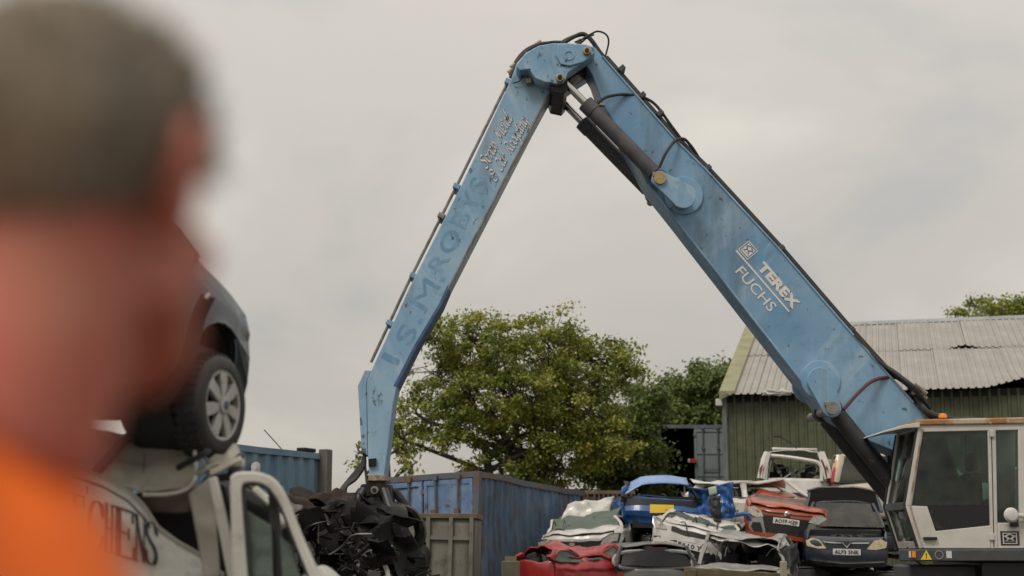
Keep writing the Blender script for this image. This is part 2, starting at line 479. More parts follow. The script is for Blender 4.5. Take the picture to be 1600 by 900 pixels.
b.lathe([(0.055, 0), (0.075, 0), (0.075, 0.012), (0.055, 0.012)], 24, Matrix.Translation((p.x, YB - 0.32, p.z)) @ Matrix.Rotation(R(90), 4, 'X'))
b.build('boss_ring', 'plate_blue', stick)
pin(917, 79, YB - 0.37, YB + WB + 0.3, 0.055, stick)
pin(875, 121, YB - 0.34, YB + WB + 0.3, 0.06, stick)
# inner black knuckle between the plates, where the rods take hold
HB().prism(pz([(855, 132), (872, 112), (886, 108), (886, 148), (880, 155), (862, 151)], YB), YB - 0.22, YB + WB + 0.2).build('knuckle', 'grease', stick, bevel=0.01)
HB().prism(pz([(888, 112), (915, 92), (924, 90), (918, 104), (890, 122)], YB), YB + 0.06, YB + WB - 0.06).build('pin_housing', 'grease', stick, bevel=0.01)
# inner edge strip (worn steel) and lower reinforcement
HB().tube([at(860, 142, SY), at(832, 196, SY), at(700, 452, SY)], 0.016, 6).build('edge_strip', 'steel', stick)
HB().prism(pz([(702, 448), (690, 476), (652, 540), (620, 604), (615, 602), (648, 538), (686, 474), (699, 446)], YB), SY - 0.008, SY + SW + 0.008).build('wear_strip', mat('deep_blue', (0.035, 0.07, 0.16), 0.5, base2=(0.06, 0.12, 0.24), vscale=6), stick)
HB().prism(pz([(558, 602), (569, 577), (579, 578), (572, 596), (574, 712), (564, 706)], YB), SY + 0.06, SY + SW - 0.05).build('hose_cover', 'stick_blue', stick, bevel=0.01)
HB().prism(pz([(576, 717), (588, 716), (588, 728), (576, 729)], YB), SY - 0.05, SY + 0.002).build('bracket', 'grease', stick, bevel=0.005)
# pipes along the back of the stick with clamps
for dx, dy_ in ((-4.5, 0.12), (-4.5, 0.24), (-4.0, 0.38)):
    HB().tube([at(798 + dx, 128, SY + dy_), at(720 + dx, 286, SY + dy_), at(640 + dx, 446, SY + dy_), at(584 + dx, 566, SY + dy_)], 0.020, 6).build('pipe', 'steel' if dx == -4.5 else 'rubber', stick)
for cx, cy in ((797, 126), (716, 290), (692, 336), (648, 430), (611, 504)):
    c = at(cx - 2, cy, SY)
    M = frame((c.x, SY, c.z), (0.45, 0, 0.89), (0, 1, 0))
    b = HB(); b.bx(-0.035, 0.035, 0.02, 0.46, -0.045, 0.055, M); b.build('pipe_clamp', 'plate_blue' if cy != 336 else 'steel', stick, bevel=0.005)
# lower end: pin block that carries the grab
pb = at(589, 764, YB)
b = HB(); b.prism(pz([(573, 748), (602, 748), (606, 776), (570, 776)], YB), SY + 0.02, SY + SW - 0.02); b.build('end_block', 'grease', stick, bevel=0.015)
HB().prism(pz([(576, 742), (601, 742), (602, 751), (575, 751)], YB), SY - 0.01, SY + SW + 0.01).build('end_collar', mat('rust_band', (0.22, 0.15, 0.10), 0.8, base2=(0.4, 0.33, 0.25), vscale=14), stick, bevel=0.006)
pin(585, 766, YB - 0.04, YB + WB, 0.055, stick, 'steel')

# lettering on the stick
def px_frame(px, py, px2, py2, Y, up=1):
    a = at(px, py, Y); b = at(px2, py2, Y)
    d = (b - a); d.y = 0
    u = Vector((-d.z, 0, d.x))
    return frame((a.x - OFF.x, Y - OFF.y, a.z - OFF.z), d, u), d.length
YT = SY - 0.0012
for s, p0, p1, h in (('I', (621, 572), (626, 562), 0.26), ('.', (630, 556), (634, 549), .06), ('S', (641, 543), (655, 516), 0.26), ('.', (659, 508), (663, 500), .06), ('M', (665, 487), (689, 448), 0.27), ('.', (693, 442), (697, 435), 0.06), ('ROBYS', (692, 428), (764, 286), 0.25)):
    M, L = px_frame(p0[0], p0[1], p1[0], p1[1], YT)
    if s == '.':
        MB().bx(0, L, 0, h * 1.1, -.0003, .0003, M).build('ghost_letters', 'ghost_blue', stick); continue
    text_mesh('ghost_letters', s, 0.3, M, 'ghost_blue', stick, bold=0.004 if s != 'M' else 0.0, fit=(L, h), depth=0.0003, space=1.12)

# brush script drawn with a slanted nib
SCRIPT = {
 'S': [[(.62,.88),(.48,1.0),(.28,.92),(.24,.74),(.40,.56),(.52,.36),(.44,.1),(.22,.0),(.04,.12),(.10,.26)]],
 'M': [[(.02,.06),(.12,.0),(.20,.3),(.34,.98)],[(.34,.98),(.40,.4),(.46,.12)],[(.46,.12),(.66,.6),(.84,1.0)],[(.84,1.0),(.80,.4),(.84,.04),(.98,.08)]],
 'C': [[(.66,.80),(.64,.96),(.46,1.0),(.22,.78),(.10,.4),(.18,.06),(.40,.0),(.64,.16)]],
 'R': [[(.16,.02),(.22,.5),(.30,.96)],[(.06,.78),(.30,.98),(.60,.98),(.66,.78),(.50,.58),(.30,.54)],[(.36,.54),(.50,.2),(.62,.0),(.80,.1)]],
 '&': [[(.62,.76),(.50,.96),(.26,.92),(.22,.72),(.42,.54)],[(.42,.54),(.14,.44),(.06,.18),(.24,.0),(.48,.08),(.60,.34)],[(.44,.54),(.7,.56)]],
 'c': [[(.36,.40),(.30,.50),(.14,.42),(.06,.18),(.16,.0),(.30,.04),(.42,.2)]],
 'r': [[(.0,.2),(.14,.5),(.18,.42),(.10,.0)],[(.14,.24),(.24,.46),(.36,.5),(.40,.42)]],
 'a': [[(.36,.42),(.24,.5),(.08,.34),(.06,.08),(.18,.0),(.32,.2),(.40,.48)],[(.40,.48),(.34,.12),(.40,.0),(.50,.12)]],
 'p': [[(.0,.26),(.14,.5),(.06,-.4)],[(.12,.28),(.26,.5),(.38,.4),(.34,.12),(.20,.0),(.10,.08)]],
 'e': [[(.04,.2),(.24,.26),(.34,.42),(.24,.5),(.08,.36),(.06,.1),(.18,.0),(.40,.18)]],
 't': [[(.20,.86),(.10,.2),(.14,.02),(.28,.1)],[(.02,.56),(.34,.60)]],
 'l': [[(.04,.2),(.24,.7),(.26,.96),(.18,.94),(.10,.5),(.08,.08),(.16,.0),(.28,.14)]],
 'y': [[(.04,.44),(.08,.12),(.20,.04),(.34,.3),(.38,.5)],[(.38,.5),(.30,-.1),(.18,-.4),(.06,-.3),(.2,-.1)]],
 'i': [[(.08,.5),(.04,.1),(.12,.0),(.24,.12)],[(.12,.70),(.14,.76)]],
 'n': [[(.06,.5),(.04,.02)],[(.06,.3),(.20,.5),(.30,.44),(.28,.06),(.36,.0),(.46,.14)]],
 'g': [[(.36,.42),(.24,.5),(.08,.34),(.06,.1),(.18,.02),(.32,.2),(.40,.48)],[(.40,.48),(.34,-.1),(.22,-.4),(.06,-.3),(.24,-.06),(.46,.1)]],
}
ADV = {'S': .66, 'M': 1.0, 'C': .66, 'R': .78, '&': .76, 'c': .40, 'r': .40, 'a': .48, 'p': .42, 'e': .40, 't': .30, 'l': .26, 'y': .42, 'i': .24, 'n': .46, 'g': .46, ' ': .34}
def script(s, M, L, h, m, parent, name, nib=0.10):
    b = MB(); x = 0.0
    for ch in s:
        for st in SCRIPT.get(ch, []):
            P = spline([(x + a + 0.42 * z, (z if ch.isupper() or ch == '&' else min(z * 1.3, 1.05)), 0) for a, z in st], 6)
            o = len(b.v); w = Vector((0.75, 0.55, 0)) * nib
            for p in P: b.v += [p - w * 0.6, p + w * 0.6]
            for i in range(len(P) - 1): b.f.append([o + 2 * i, o + 2 * i + 1, o + 2 * i + 3, o + 2 * i + 2])
        x += ADV[ch]
    sx = L / x
    b.v = [M @ Vector((v.x * sx, v.y * h, 0)) for v in b.v]
    return b.build(name, m, parent, smooth=0, solid=0.002)
mat('shadow_blue', (0.08, 0.16, 0.28), 0.6)
for s, p0, p1, h in (('Scrap Metal', (760, 265), (801, 186), 0.165), ('& Car Recycling', (774, 285), (826, 190), 0.155)):
    YT = SY - 0.004
    for nm, m, dx, dy_ in (('script_shadow', 'shadow_blue', 1.3, 0.6), ('script_lettering', 'decal_white', 0, 0)):
        M, L = px_frame(p0[0] + dx, p0[1] + dy_, p1[0] + dx, p1[1] + dy_, YT if nm == 'script_shadow' else YT - 0.004)
        script(s, M, L, h, m, stick, nm, 0.15)

# lettering on the boom
YT = YB - 0.004
M, L = px_frame(1182, 418, 1241, 486, YT)
text_mesh('lettering', 'TEREX', 0.2, M, 'decal_white', boom, bold=0.010, fit=(L * 0.97, 0.145))
M, L = px_frame(1148, 425, 1203, 489, YT)
text_mesh('lettering', 'FUCHS', 0.2, M, 'decal_white', boom, bold=0.001, fit=(L * 0.99, 0.145))
M, L = px_frame(1150, 391, 1233, 487, YT)
MB().bx(0, L, -0.012, 0.012, -0.002, 0.002, M).build('decal_line', 'decal_white', boom)
def emblem(M, s, parent, m, m2=None):
    """square frame with the three-peaked mark inside, s across"""
    b = MB()
    for a in range(4):
        Q = M @ Matrix.Rotation(a * math.pi / 2, 4, 'Z')
        b.bx(-s / 2, s / 2 - s * 0.06, s / 2 - s * 0.06, s / 2, -0.002, 0.002, Q)
    b.bx(-s * .36, s * .36, -s * .36, -s * .24, -0.002, 0.002, M)
    for poly in ([(-.36, -.20), (-.36, .16), (-.16, -.02), (-.24, -.20)], [(.36, -.20), (.24, -.20), (.16, -.02), (.36, .16)],
                 [(-.20, -.20), (0, -.04), (.20, -.20)], [(0, .0), (-.18, .14), (0, .30), (.18, .14)], [(-.36, .2), (-.36, .36), (-.2, .36), (-.06, .34)], [(.36, .2), (.06, .34), (.2, .36), (.36, .36)]):
        b.add([(p[0] * s, p[1] * s, -0.002) for p in poly] + [(p[0] * s, p[1] * s, 0.002) for p in poly],
              [list(range(len(poly), 2 * len(poly))), list(range(len(poly)))[::-1]], M)
    return b.build('emblem', m, parent, smooth=0)
M, L = px_frame(1169, 391, 1200, 427, YT)
emblem(M, 0.20, boom, 'decal_white')

# pipes and hoses on the back of the boom
def edge_off(px, py, o):      # a little outside the back edge of the boom
    return (px + 0.76 * o, py - 0.65 * o)
back = [(944, 92), (1056, 219), (1103, 265), (1220, 392), (1330, 520), (1395, 592)]
for o, dy_, r in ((3, 0.10, 0.025), (3, 0.22, 0.025), (5, 0.34, 0.03), (4, 0.46, 0.025)):
    HB().tube([at(*edge_off(p[0], p[1], o), YB + dy_) for p in back], r, 6).build('pipe', 'rubber' if o != 4 else 'steel', boom)
for cx, cy in ((968, 108), (1000, 150), (1028, 178), (1103, 264), (1218, 390), (1328, 518)):
    c = at(*edge_off(cx, cy, 4), YB); M = frame((c.x, YB, c.z), (0.65, 0, -0.76), (0, 1, 0))
    b = HB(); b.bx(-0.035, 0.035, 0.03, 0.56, -0.04, 0.06, M); b.build('pipe_clamp', 'dark_grey', boom, bevel=0.006)
def hose(pts, r, parent, m='rubber', name='hose'):
    """pts of (px, py, Y)"""
    return HB().tube(spline([at(*p) for p in pts], 8), r, 8).build(name, m, parent)
hose([(920, 180, YB - .12), (930, 165, YB - .16), (950, 151, YB - .12), (985, 148, YB), (1020, 160, YB + .1), (1050, 198, YB + .15), (1075, 232, YB + .2), (1085, 245, YB + .2)], 0.022, boom)
hose([(1030, 262, YB - .14), (1040, 240, YB - .16), (1055, 220, YB - .08), (1068, 217, YB + .05), (1078, 226, YB + .15), (1088, 240, YB + .2), (1098, 258, YB + .25)], 0.022, boom)
hose([(1318, 640, YB - .22), (1340, 615, YB - .2), (1362, 596, YB - .12), (1385, 590, YB), (1410, 592, YB + .12), (1428, 606, YB + .2)], 0.026, boom, 'hose_red')
# hoses over the head
hose([(880, 68, YB + .2), (896, 58, YB + .2), (912, 53, YB + .2), (926, 66, YB + .2), (936, 84, YB + .22), (950, 98, YB + .25)], 0.03, boom)
hose([(872, 70, YB + .3), (890, 60, YB + .3), (910, 54, YB + .3), (922, 60, YB + .32), (938, 82, YB + .3), (960, 110, YB + .3)], 0.03, boom)
hose([(898, 66, YB + .1), (908, 62, YB + .1), (922, 54, YB + .1), (934, 49, YB + .12), (947, 54, YB + .15), (951, 66, YB + .2), (946, 88, YB + .25)], 0.014, boom)
hose([(905, 70, YB + .35), (916, 60, YB + .35), (928, 54, YB + .35)], 0.014, boom)
hose([(797, 122, YB + .1), (803, 108, YB + .1), (815, 88, YB + .12), (836, 72, YB + .15), (862, 66, YB + .2), (882, 66, YB + .2)], 0.022, stick)
hose([(797, 118, YB + .3), (806, 96, YB + .3), (822, 78, YB + .3), (846, 68, YB + .3), (872, 68, YB + .3)], 0.024, stick, 'hose_red')
hose([(801, 130, YB - .01), (812, 126, YB - .04), (822, 112, YB - .08), (828, 108, YB - .31)], 0.010, stick)
HB().prism(pz([(821, 126), (830, 124), (831, 133), (822, 134)], YB), YB - 0.11, YB - 0.0).build('valve_block', 'steel', stick, bevel=0.008)
for cx, cy in ((798, 112), (802, 104), (842, 68), (905, 66)):
    c = at(cx, cy, YB + 0.2); b = HB(); b.cyl((c.x - .03, c.y, c.z - .02), (c.x + .03, c.y, c.z + .03), 0.04, n=8); b.build('hose_fitting', 'steel', stick)
# bundle of hoses at the foot of the boom
for k in range(9):
    o = k * 0.055; j = random.uniform(-3, 3)
    hose([(1335 + j, 524 + j, YB + o), (1368 + j, 560 + j + k, YB + o), (1402 + k * 2, 586 + k * 2 + j, YB + o - .1), (1430 + j, 606 + k * 2, YB + o - .2), (1452 + j, 636 + k, YB + o)], 0.028, boom, 'rubber')
for k in range(7):
    c = at(1425 + random.uniform(0, 30), 612 + random.uniform(-6, 24), YB - .15 + .1 * k)
    d = Vector((random.uniform(-.1, .1), random.uniform(-.05, .05), random.uniform(-.1, .1)))
    HB().cyl(c - d, c + d, 0.032, n=8).build('hose_fitting', 'steel', boom)
for k in range(5):
    hose([(1432 + 4 * k, 620 + 4 * k, YB + .1 * k), (1450 + 3 * k, 645 + 3 * k, YB + .1 * k - .1), (1490, 656 + k * 2, YB + .1 * k), (1525, 657 + k * 2, YB + .1 * k), (1550, 672, YB + .1 * k)], 0.045, boom, 'rubber')

# stick cylinders, one each side ------------------------------------------------
def cylinder(name, a, b, k0, k1, r, rr, ys, m, hosept=None):
    for y in ys:
        A = at(a[0], a[1], ys[0]); B = at(b[0], b[1], ys[0])
        A = Vector((A.x, y, A.z)); B = Vector((B.x, y, B.z)); d = B - A
        o = HB().cyl(A + d * k0, A + d * k1, r, n=20).build(name, m, bevel=0.012)
        HB().cyl(A + d * (k0 - 0.06), A + d * (k0 + 0.03), r * 1.10, n=20).build('gland', m, o, bevel=0.01)
        HB().cyl(A + d * 0.02, A + d * (k0 - 0.05), rr, n=16).build('rod', 'chrome', o)
        b_ = HB(); b_.cyl((B.x, y - 0.09, B.z), (B.x, y + 0.09, B.z), r * 1.05, n=20); b_.cyl(A + d * k1 - d.normalized() * .05, B, r * .8, n=14); b_.build('cylinder_eye', m, o, bevel=0.01)
        b_ = HB(); b_.cyl((A.x, y - 0.08, A.z), (A.x, y + 0.08, A.z), rr * 1.7, n=20); b_.build('rod_eye', 'grease', o, bevel=0.008)
        HB().cyl(A + d * (k0 + .02) + Vector((.1, -.02, .09)), A + d * (k0 + .05) + Vector((.13, -.02, .12)), 0.03, n=8).build('port', 'steel', o)
cylinder('stick_cylinder', (876, 122), (1030, 279), 0.31, 0.95, 0.11, 0.055, (YB - 0.145, YB + WB + 0.145), 'cyl_grey')
cylinder('boom_cylinder', (1452, 825), (1300, 638), 0.22, 0.95, 0.12, 0.07, (YB - 0.16, YB + WB - 0.12), 'cyl_black')
for px, py, y0 in ((1031, 279, YB - .40), (1300, 638, YB - .40)):
    p = at(px, py, YB - .36)
    HB().cyl((p.x, y0, p.z), (p.x, YB + WB - (y0 - YB), p.z), 0.06, n=16).build('pin', 'brass' if px == 1031 else 'steel', boom, bevel=0.006)
    HB().lathe([(0.05, 0), (0.085, 0), (0.085, .03), (0.05, .03)], 20, Matrix.Translation((p.x, y0 + .03, p.z)) @ Matrix.Rotation(R(90), 4, 'X')).build('pin_collar', 'brass' if px == 1031 else 'steel', boom)
    HB().bx(p.x - .1, p.x - .0, y0 + .01, y0 + .04, p.z + .03, p.z + .09).build('pin_keeper', 'steel', boom, bevel=0.004)

# cab ------------------------------------------------
YC, DC = 18.4, 0.98
cab = HB()
frame_bars = [
    [(1414, 790), (1425, 790), (1442, 675), (1433, 664)],
    [(1433, 664), (1442, 675), (1625, 671), (1625, 661)],
    [(1543.5, 672.5), (1556, 672), (1559.5, 857), (1548, 857)],
    [(1591, 671), (1625, 671), (1625, 816), (1592.5, 816)],
    [(1559, 817), (1625, 816), (1625, 857), (1559.5, 857)],
    [(1414, 790), (1449, 791), (1462, 830), (1548, 821), (1548, 857), (1436, 857)],
]
for fb in frame_bars:
    cab.prism(pz(fb, YC), YC, YC + 0.06)
cab = cab.build('cab', 'cab_white', bevel=0.008)
# the far side and the cross members are the same white steel
farb = HB()
for fb in frame_bars[:5] + [[(1414, 790), (1548, 790), (1548, 857), (1436, 857)]]:
    farb.prism(pz(fb, YC), YC + DC - 0.06, YC + DC)
farb.build('far_side_frame', 'cab_white', cab, bevel=0.008)
def xb(p, q, w, m, name):       # bar across the cab
    A = at(p[0], p[1], YC); B = at(q[0], q[1], YC)
    HB().prism([(A.x, A.z), (B.x, B.z), (B.x + w[0], B.z + w[1]), (A.x + w[0], A.z + w[1])], YC + 0.062, YC + DC - 0.062).build(name, m, cab, bevel=0.006)
xb((1433, 664), (1436, 674), (0.06, 0), 'cab_white', 'cross_bar')
xb((1413, 784), (1413, 796), (0.05, 0), 'dark_grey', 'cross_bar')
xb((1432, 846), (1436, 857), (0.06, 0), 'cab_white', 'cross_bar')
rt = [(1429, 658), (1434, 655.5), (1600, 652), (1628, 653), (1628, 662), (1430, 665)]
HB().prism(pz(rt, YC), YC - 0.03, YC + DC + 0.03).build('roof', 'cab_rust', cab, bevel=0.02)
A = [at(1436, 660, YC), at(1412, 664, YC), at(1378, 674, YC), at(1376, 677, YC), at(1412, 669.5, YC), at(1436, 668, YC)]
HB().prism([(p.x, p.z) for p in A], YC - 0.04, YC + DC + 0.03).build('sun_visor', 'cab_white', cab, bevel=0.006)
# glass
def pane(name, pts, Y, m='cab_glass', t=0.008): HB().prism(pz(pts, YC), Y, Y + t).build(name, m, cab)
pane('door_window', [(1425, 790), (1442, 675), (1543.5, 673), (1547, 790)], YC + 0.024)
pane('rear_side_window', [(1556, 672), (1591, 671), (1593, 816), (1559, 817)], YC + 0.024)
pane('far_window', [(1425, 790), (1442, 675), (1543.5, 673), (1547, 790)], YC + DC - 0.04)
pane('far_rear_window', [(1556, 672), (1591, 671), (1593, 816), (1559, 817)], YC + DC - 0.04)
pane('door_lower_panel', [(1449, 791), (1548, 790.5), (1548, 821), (1462, 830)], YC + 0.020, 'black_paint', 0.02)
fa, fb_, fc = at(1436, 670, YC), at(1416, 789, YC), at(1436, 855, YC)
for (p, q), nm in (((fa, fb_), 'windscreen'), ((fb_, fc), 'lower_windscreen')):
    HB().poly([(p.x, YC + 0.07, p.z), (p.x, YC + DC - 0.07, p.z), (q.x, YC + DC - 0.07, q.z), (q.x, YC + 0.07, q.z)]).build(nm, 'cab_glass', cab, solid=0.008)
for y in (YC - 0.012, YC + DC + .012):      # black rubber and a rusty edge down the front corners
    HB().tube([(p.x - 0.02, y + 0.03, p.z) for p in (fa, fb_, fc)], 0.022, 6).build('corner_seal', 'rubber', cab)
HB().tube([(p.x + 0.045, YC - 0.002, p.z) for p in (fa, fb_, fc)], 0.014, 6).build('corner_trim', mat('trim_rust', (0.25, 0.16, 0.10), 0.8, base2=(0.45, 0.43, 0.38), vscale=6), cab)
# door furniture
def cbox(name, p, q, y0, y1, m, bv=0.006):
    A = at(p[0], p[1], YC); B = at(q[0], q[1], YC)
    return HB().bx(A.x, B.x, y0, y1, min(A.z, B.z), max(A.z, B.z)).build(name, m, cab, bevel=bv)
cbox('door_handle', (1442, 839), (1463, 843.5), YC - 0.05, YC - 0.0, 'black_paint')
cbox('grab_handle', (1577, 816), (1590, 823), YC - 0.05, YC - 0.0, 'black_paint')
for yy in (677, 838):
    cbox('hinge', (1545, yy - 5), (1553, yy + 6), YC - 0.03, YC + 0.002, 'cab_white')
gap = at(1551, 760, YC); g2 = at(1549, 676, YC); g3 = at(1553, 855, YC)
HB().tube([(g2.x, YC - 0.0, g2.z), (gap.x, YC - .0, gap.z), (g3.x, YC - .0, g3.z)], 0.006, 5).build('door_gap', 'rubber', cab)
m0 = at(1575, 805, YC); m1 = at(1593, 806, YC)
b = HB(); b.lathe([(0.02, 0), (0.09, .0), (0.095, .02), (0.07, .05), (.02, .06)], 20, Matrix.Translation((m0.x, YC - .10, m0.z)) @ Matrix.Rotation(R(90), 4, 'X')); b.build('mirror', 'white_paint', cab)
HB().tube([(m0.x + .05, YC - .1, m0.z), (m1.x, YC - .08, m1.z), (m1.x + .12, YC - .02, m1.z - .02)], 0.03, 8).build('mirror_arm', 'white_paint', cab)
cbox('beacon_base', (1466, 655), (1480, 652), YC + .2, YC + .34, 'black_paint')
bc = at(1473, 652, YC + .27); HB().lathe([(.055, 0), (.055, .03), (.045, .055), (.02, .06)], 16, Matrix.Translation((bc.x, YC + .27, bc.z - .01))).build('beacon', 'amber', cab)
M, L = px_frame(1578, 841, 1600, 841, YC - .006)
ec = at(1578, 841, YC)
HB().bx(ec.x - .12, ec.x + .12, YC - .004, YC - .001, ec.z - .09, ec.z + .09).build('badge_backing', 'dark_grey', cab)
emblem(M @ Matrix.Diagonal((1.25, 0.95, 1, 1)), 0.17, cab, mat('badge_black', (0.01, 0.01, 0.012), 0.4))
HB().bx(ec.x - .105, ec.x + .105, YC - .0055, YC - .0035, ec.z - .078, ec.z + .078).build('badge_field', 'cab_white', cab)
# inside: seat, console, steering column
sc_ = at(1510, 800, YC)
b = HB(); b.bx(sc_.x - .25, sc_.x + .25, YC + .25, YC + .75, sc_.z - .38, sc_.z - .22); b.bx(sc_.x + .16, sc_.x + .32, YC + .25, YC + .75, sc_.z - .22, sc_.z + .52)
b.bx(sc_.x + .2, sc_.x + .32, YC + .36, YC + .64, sc_.z + .54, sc_.z + .78); b.build('operator_seat', 'seat_cloth', cab, bevel=0.05)
b = HB(); b.bx(sc_.x - .3, sc_.x + .2, YC + .12, YC + .22, sc_.z - .4, sc_.z - .02); b.tube([(sc_.x - .2, YC + .17, sc_.z - .02), (sc_.x - .26, YC + .17, sc_.z + .16)], .025, 8); b.build('joystick_console', 'black_paint', cab, bevel=0.02)
b = HB(); b.tube([(sc_.x - .62, YC + .5, sc_.z - .5), (sc_.x - .45, YC + .5, sc_.z + .08)], .04, 8)
b.tube([(sc_.x - .45 + .06 * math.cos(a), YC + .5 + .17 * math.sin(a), sc_.z + .08 + .16 * math.cos(a)) for a in [math.pi * k / 8 for k in range(17)]], .015, 6); b.build('steering_column', 'black_paint', cab)

# upper frame, engine housing, counterweight, undercarriage ------------------------------------------------
def zat(py, Y): return at(800, py, Y).z
dz = zat(857.5, YC); dz2 = zat(877, YC)
x0 = at(1403, 860, YC).x
deck = HB().add([(x0, YC - .03, dz2), (x0 + .42, YC + 1.0, dz2), (x0 + 1.0, YC + 1.02, dz2), (x0 + 1.1, YC + 2.5, dz2), (8.9, YC + 2.5, dz2), (8.9, YC - .03, dz2)] + [(x0, YC - .03, dz - .004), (x0 + .42, YC + 1.0, dz - .004), (x0 + 1.0, YC + 1.02, dz - .004), (x0 + 1.1, YC + 2.5, dz - .004), (8.9, YC + 2.5, dz - .004), (8.9, YC - .03, dz - .004)],
    [(0, 1, 2, 3, 4, 5), (11, 10, 9, 8, 7, 6)] + [[i, i + 6, (i + 1) % 6 + 6, (i + 1) % 6] for i in range(6)]).build('upper_frame', 'dark_grey', bevel=0.015)
HB().bx(x0 + 1.1, 8.8, YC + 0.15, YC + 2.3, dz2 - .32, dz2 - .002).build('slew_deck', 'black_paint', bevel=0.02)
def dec(name, p, q, m, y=YC - .036, t=.012):
    A = at(p[0], p[1], YC); B = at(q[0], q[1], YC)
    return HB().bx(A.x, B.x, y, y + t, min(A.z, B.z), max(A.z, B.z)).build(name, m, deck)
dec('marker_lamp', (1423, 861), (1429, 871), 'amber', YC - .06, .04)
dec('marker_lamp', (1418.5, 861), (1422, 871), 'white_paint', YC - .05, .03)
dec('label_plate', (1477, 861), (1486, 872), 'white_paint')
T = [at(1446, 859.5, YC), at(1437.5, 874.5, YC), at(1455, 874.5, YC)]
HB().prism([(p.x, p.z) for p in T], YC - .036, YC - .028).build('warning_triangle', 'warn_yellow', deck)
wt = at(1446, 868, YC); HB().bx(wt.x - .006, wt.x + .006, YC - .039, YC - .035, wt.z - .01, wt.z + .03).bx(wt.x - .006, wt.x + .006, YC - .039, YC - .035, wt.z - .035, wt.z - .02).build('warning_mark', 'black_paint', deck)
rc = at(1466, 867, YC); HB().lathe([(.045, 0), (.055, 0), (.055, .008), (.045, .008)], 20, Matrix.Translation((rc.x, YC - .03, rc.z)) @ Matrix.Rotation(R(90), 4, 'X')).build('round_mark', mat('label_grey', (0.25, 0.26, 0.27), 0.6), deck)
HB().bx(6.85, 9.0, YC + .1, YC + 2.3, dz, dz + 1.1).build('engine_cover', 'cab_white', bevel=0.05)
HB().bx(8.9, 9.5, YC + .0, YC + 2.4, dz2 - .2, dz + .9).build('counterweight', 'dark_grey', bevel=0.08)
# boom foot
HB().prism(pz([(1404, 700), (1468, 676), (1500, 760), (1500, 860), (1420, 860)], YB), YB - 0.12, YB - 0.03).build('boom_foot_plate', 'dark_grey', bevel=0.01)
HB().prism(pz([(1404, 700), (1468, 676), (1500, 760), (1500, 860), (1420, 860)], YB), YB + WB + 0.03, YB + WB + 0.12).build('boom_foot_plate', 'dark_grey', bevel=0.01)
uc = HB(); uc.bx(5.5, 8.6, 18.9, 20.9, .75, 1.02); uc.cyl((6.9, 19.9, 1.0), (6.9, 19.9, dz2 - .3), .7, n=24)
uc.bx(5.15, 6.6, 18.8, 19.6, .6, dz2 - .05)
uc = uc.build('undercarriage', 'dark_grey', bevel=0.03)
for wx in (5.7, 8.2):
    for y0, s in ((18.55, -1), (21.25, 1)):
        prof = [(.25, -.2), (.5, -.2), (.55, -.14), (.57, 0), (.55, .14), (.5, .2), (.25, .2)]
        M = Matrix.Translation((wx, y0, .57)) @ Matrix.Rotation(R(90), 4, 'X')
        t = HB().lathe(prof, 28, M).build('wheel', 'rubber')
        HB().lathe([(.05, -.1), (.24, -.1), (.27, -.205), (.27, .205), (.24, .1), (.05, .1)], 20, M).build('rim', 'white_paint', t)

# grab on the end of the stick: an orange-peel grab, greasy black, closed on scrap
gp = at(588, 800, 19.9)
grab = HB(); grab.cyl((gp.x, 19.9, gp.z + .38), (gp.x, 19.9, gp.z - .05), .22, .30, n=16)
grab.bx(gp.x - .12, gp.x + .12, 19.72, 20.08, gp.z + .25, gp.z + .5)
grab = grab.build('grab', 'grease', bevel=0.02)
for k in range(5):
    a = 2 * math.pi * k / 5 + 0.2
    d = Vector((math.cos(a), math.sin(a), 0)); c = Vector((gp.x, 19.9, gp.z))
    P = spline([c + d * .25 + Vector((0, 0, .1)), c + d * .50 + Vector((0, 0, -.02)), c + d * .62 + Vector((0, 0, -.30)), c + d * .45 + Vector((0, 0, -.62)), c + d * .10 + Vector((0, 0, -.85))], 5)
    n_ = len(P)
    b = HB(); b.tube(P, [(.05 + .03 * math.sin(math.pi * i / (n_ - 1)), max(.03, .30 * (1 - i / n_) ** .7)) for i in range(n_)], 8, flat=d)
    b.build('tine', 'grease', grab)
    HB().cyl(c + d * .24 + Vector((0, 0, .3)), c + d * .52 + Vector((0, 0, -.05)), .06, n=10).build('tine_cylinder', 'cyl_black', grab)
for k in range(4):
    y = 19.75 + .1 * k
    hose([(569 + k, 708, y), (569 - k * 2, 728, y), (556 - k * 4, 748 + k, y), (540 - k * 3, 762 + k * 3, y - .1), (545, 785, y - .1), (575, 800, y)], 0.026, grab, 'rubber')
# ------------------------------------------------------------------ barn
mat('roof_sheet', (0.29, 0.275, 0.25), 0.85, wear=[((.16, .13, .09), 1.1, .56, .72, .5, (1, .18, .18)), ((.10, .11, .06), 2.5, .64, .74, .5, (1, 1, 1))], base2=(0.355, 0.34, 0.315), vscale=0.8, dirt=(0.17, 0.155, 0.13), dscale=5, dlo=0.56, dhi=0.75, damt=0.7, bump=0.1, bscale=30, streak=0.4)
mat('wall_green', (0.068, 0.084, 0.039), 0.6, wear=[((.10, .105, .06), 1.4, .5, .7, .4, (1, 1, .12)), ((.07, .045, .025), 5, .62, .68, .7, (1, 1, .3))], base2=(0.092, 0.096, 0.052), vscale=0.7, dirt=(0.045, 0.042, 0.028), dscale=3, dlo=0.5, dhi=0.72, streak=0.3)
mat('verge_green', (0.27, 0.26, 0.14), 0.7, base2=(0.20, 0.20, 0.12), vscale=2)
mat('ridge_grey', (0.30, 0.31, 0.31), 0.7, base2=(0.22, 0.23, 0.24), vscale=2)
mat('gutter_pipe', (0.20, 0.225, 0.22), 0.6, base2=(0.14, 0.15, 0.13), vscale=2)
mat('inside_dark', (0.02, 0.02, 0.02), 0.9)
AN = R(15)
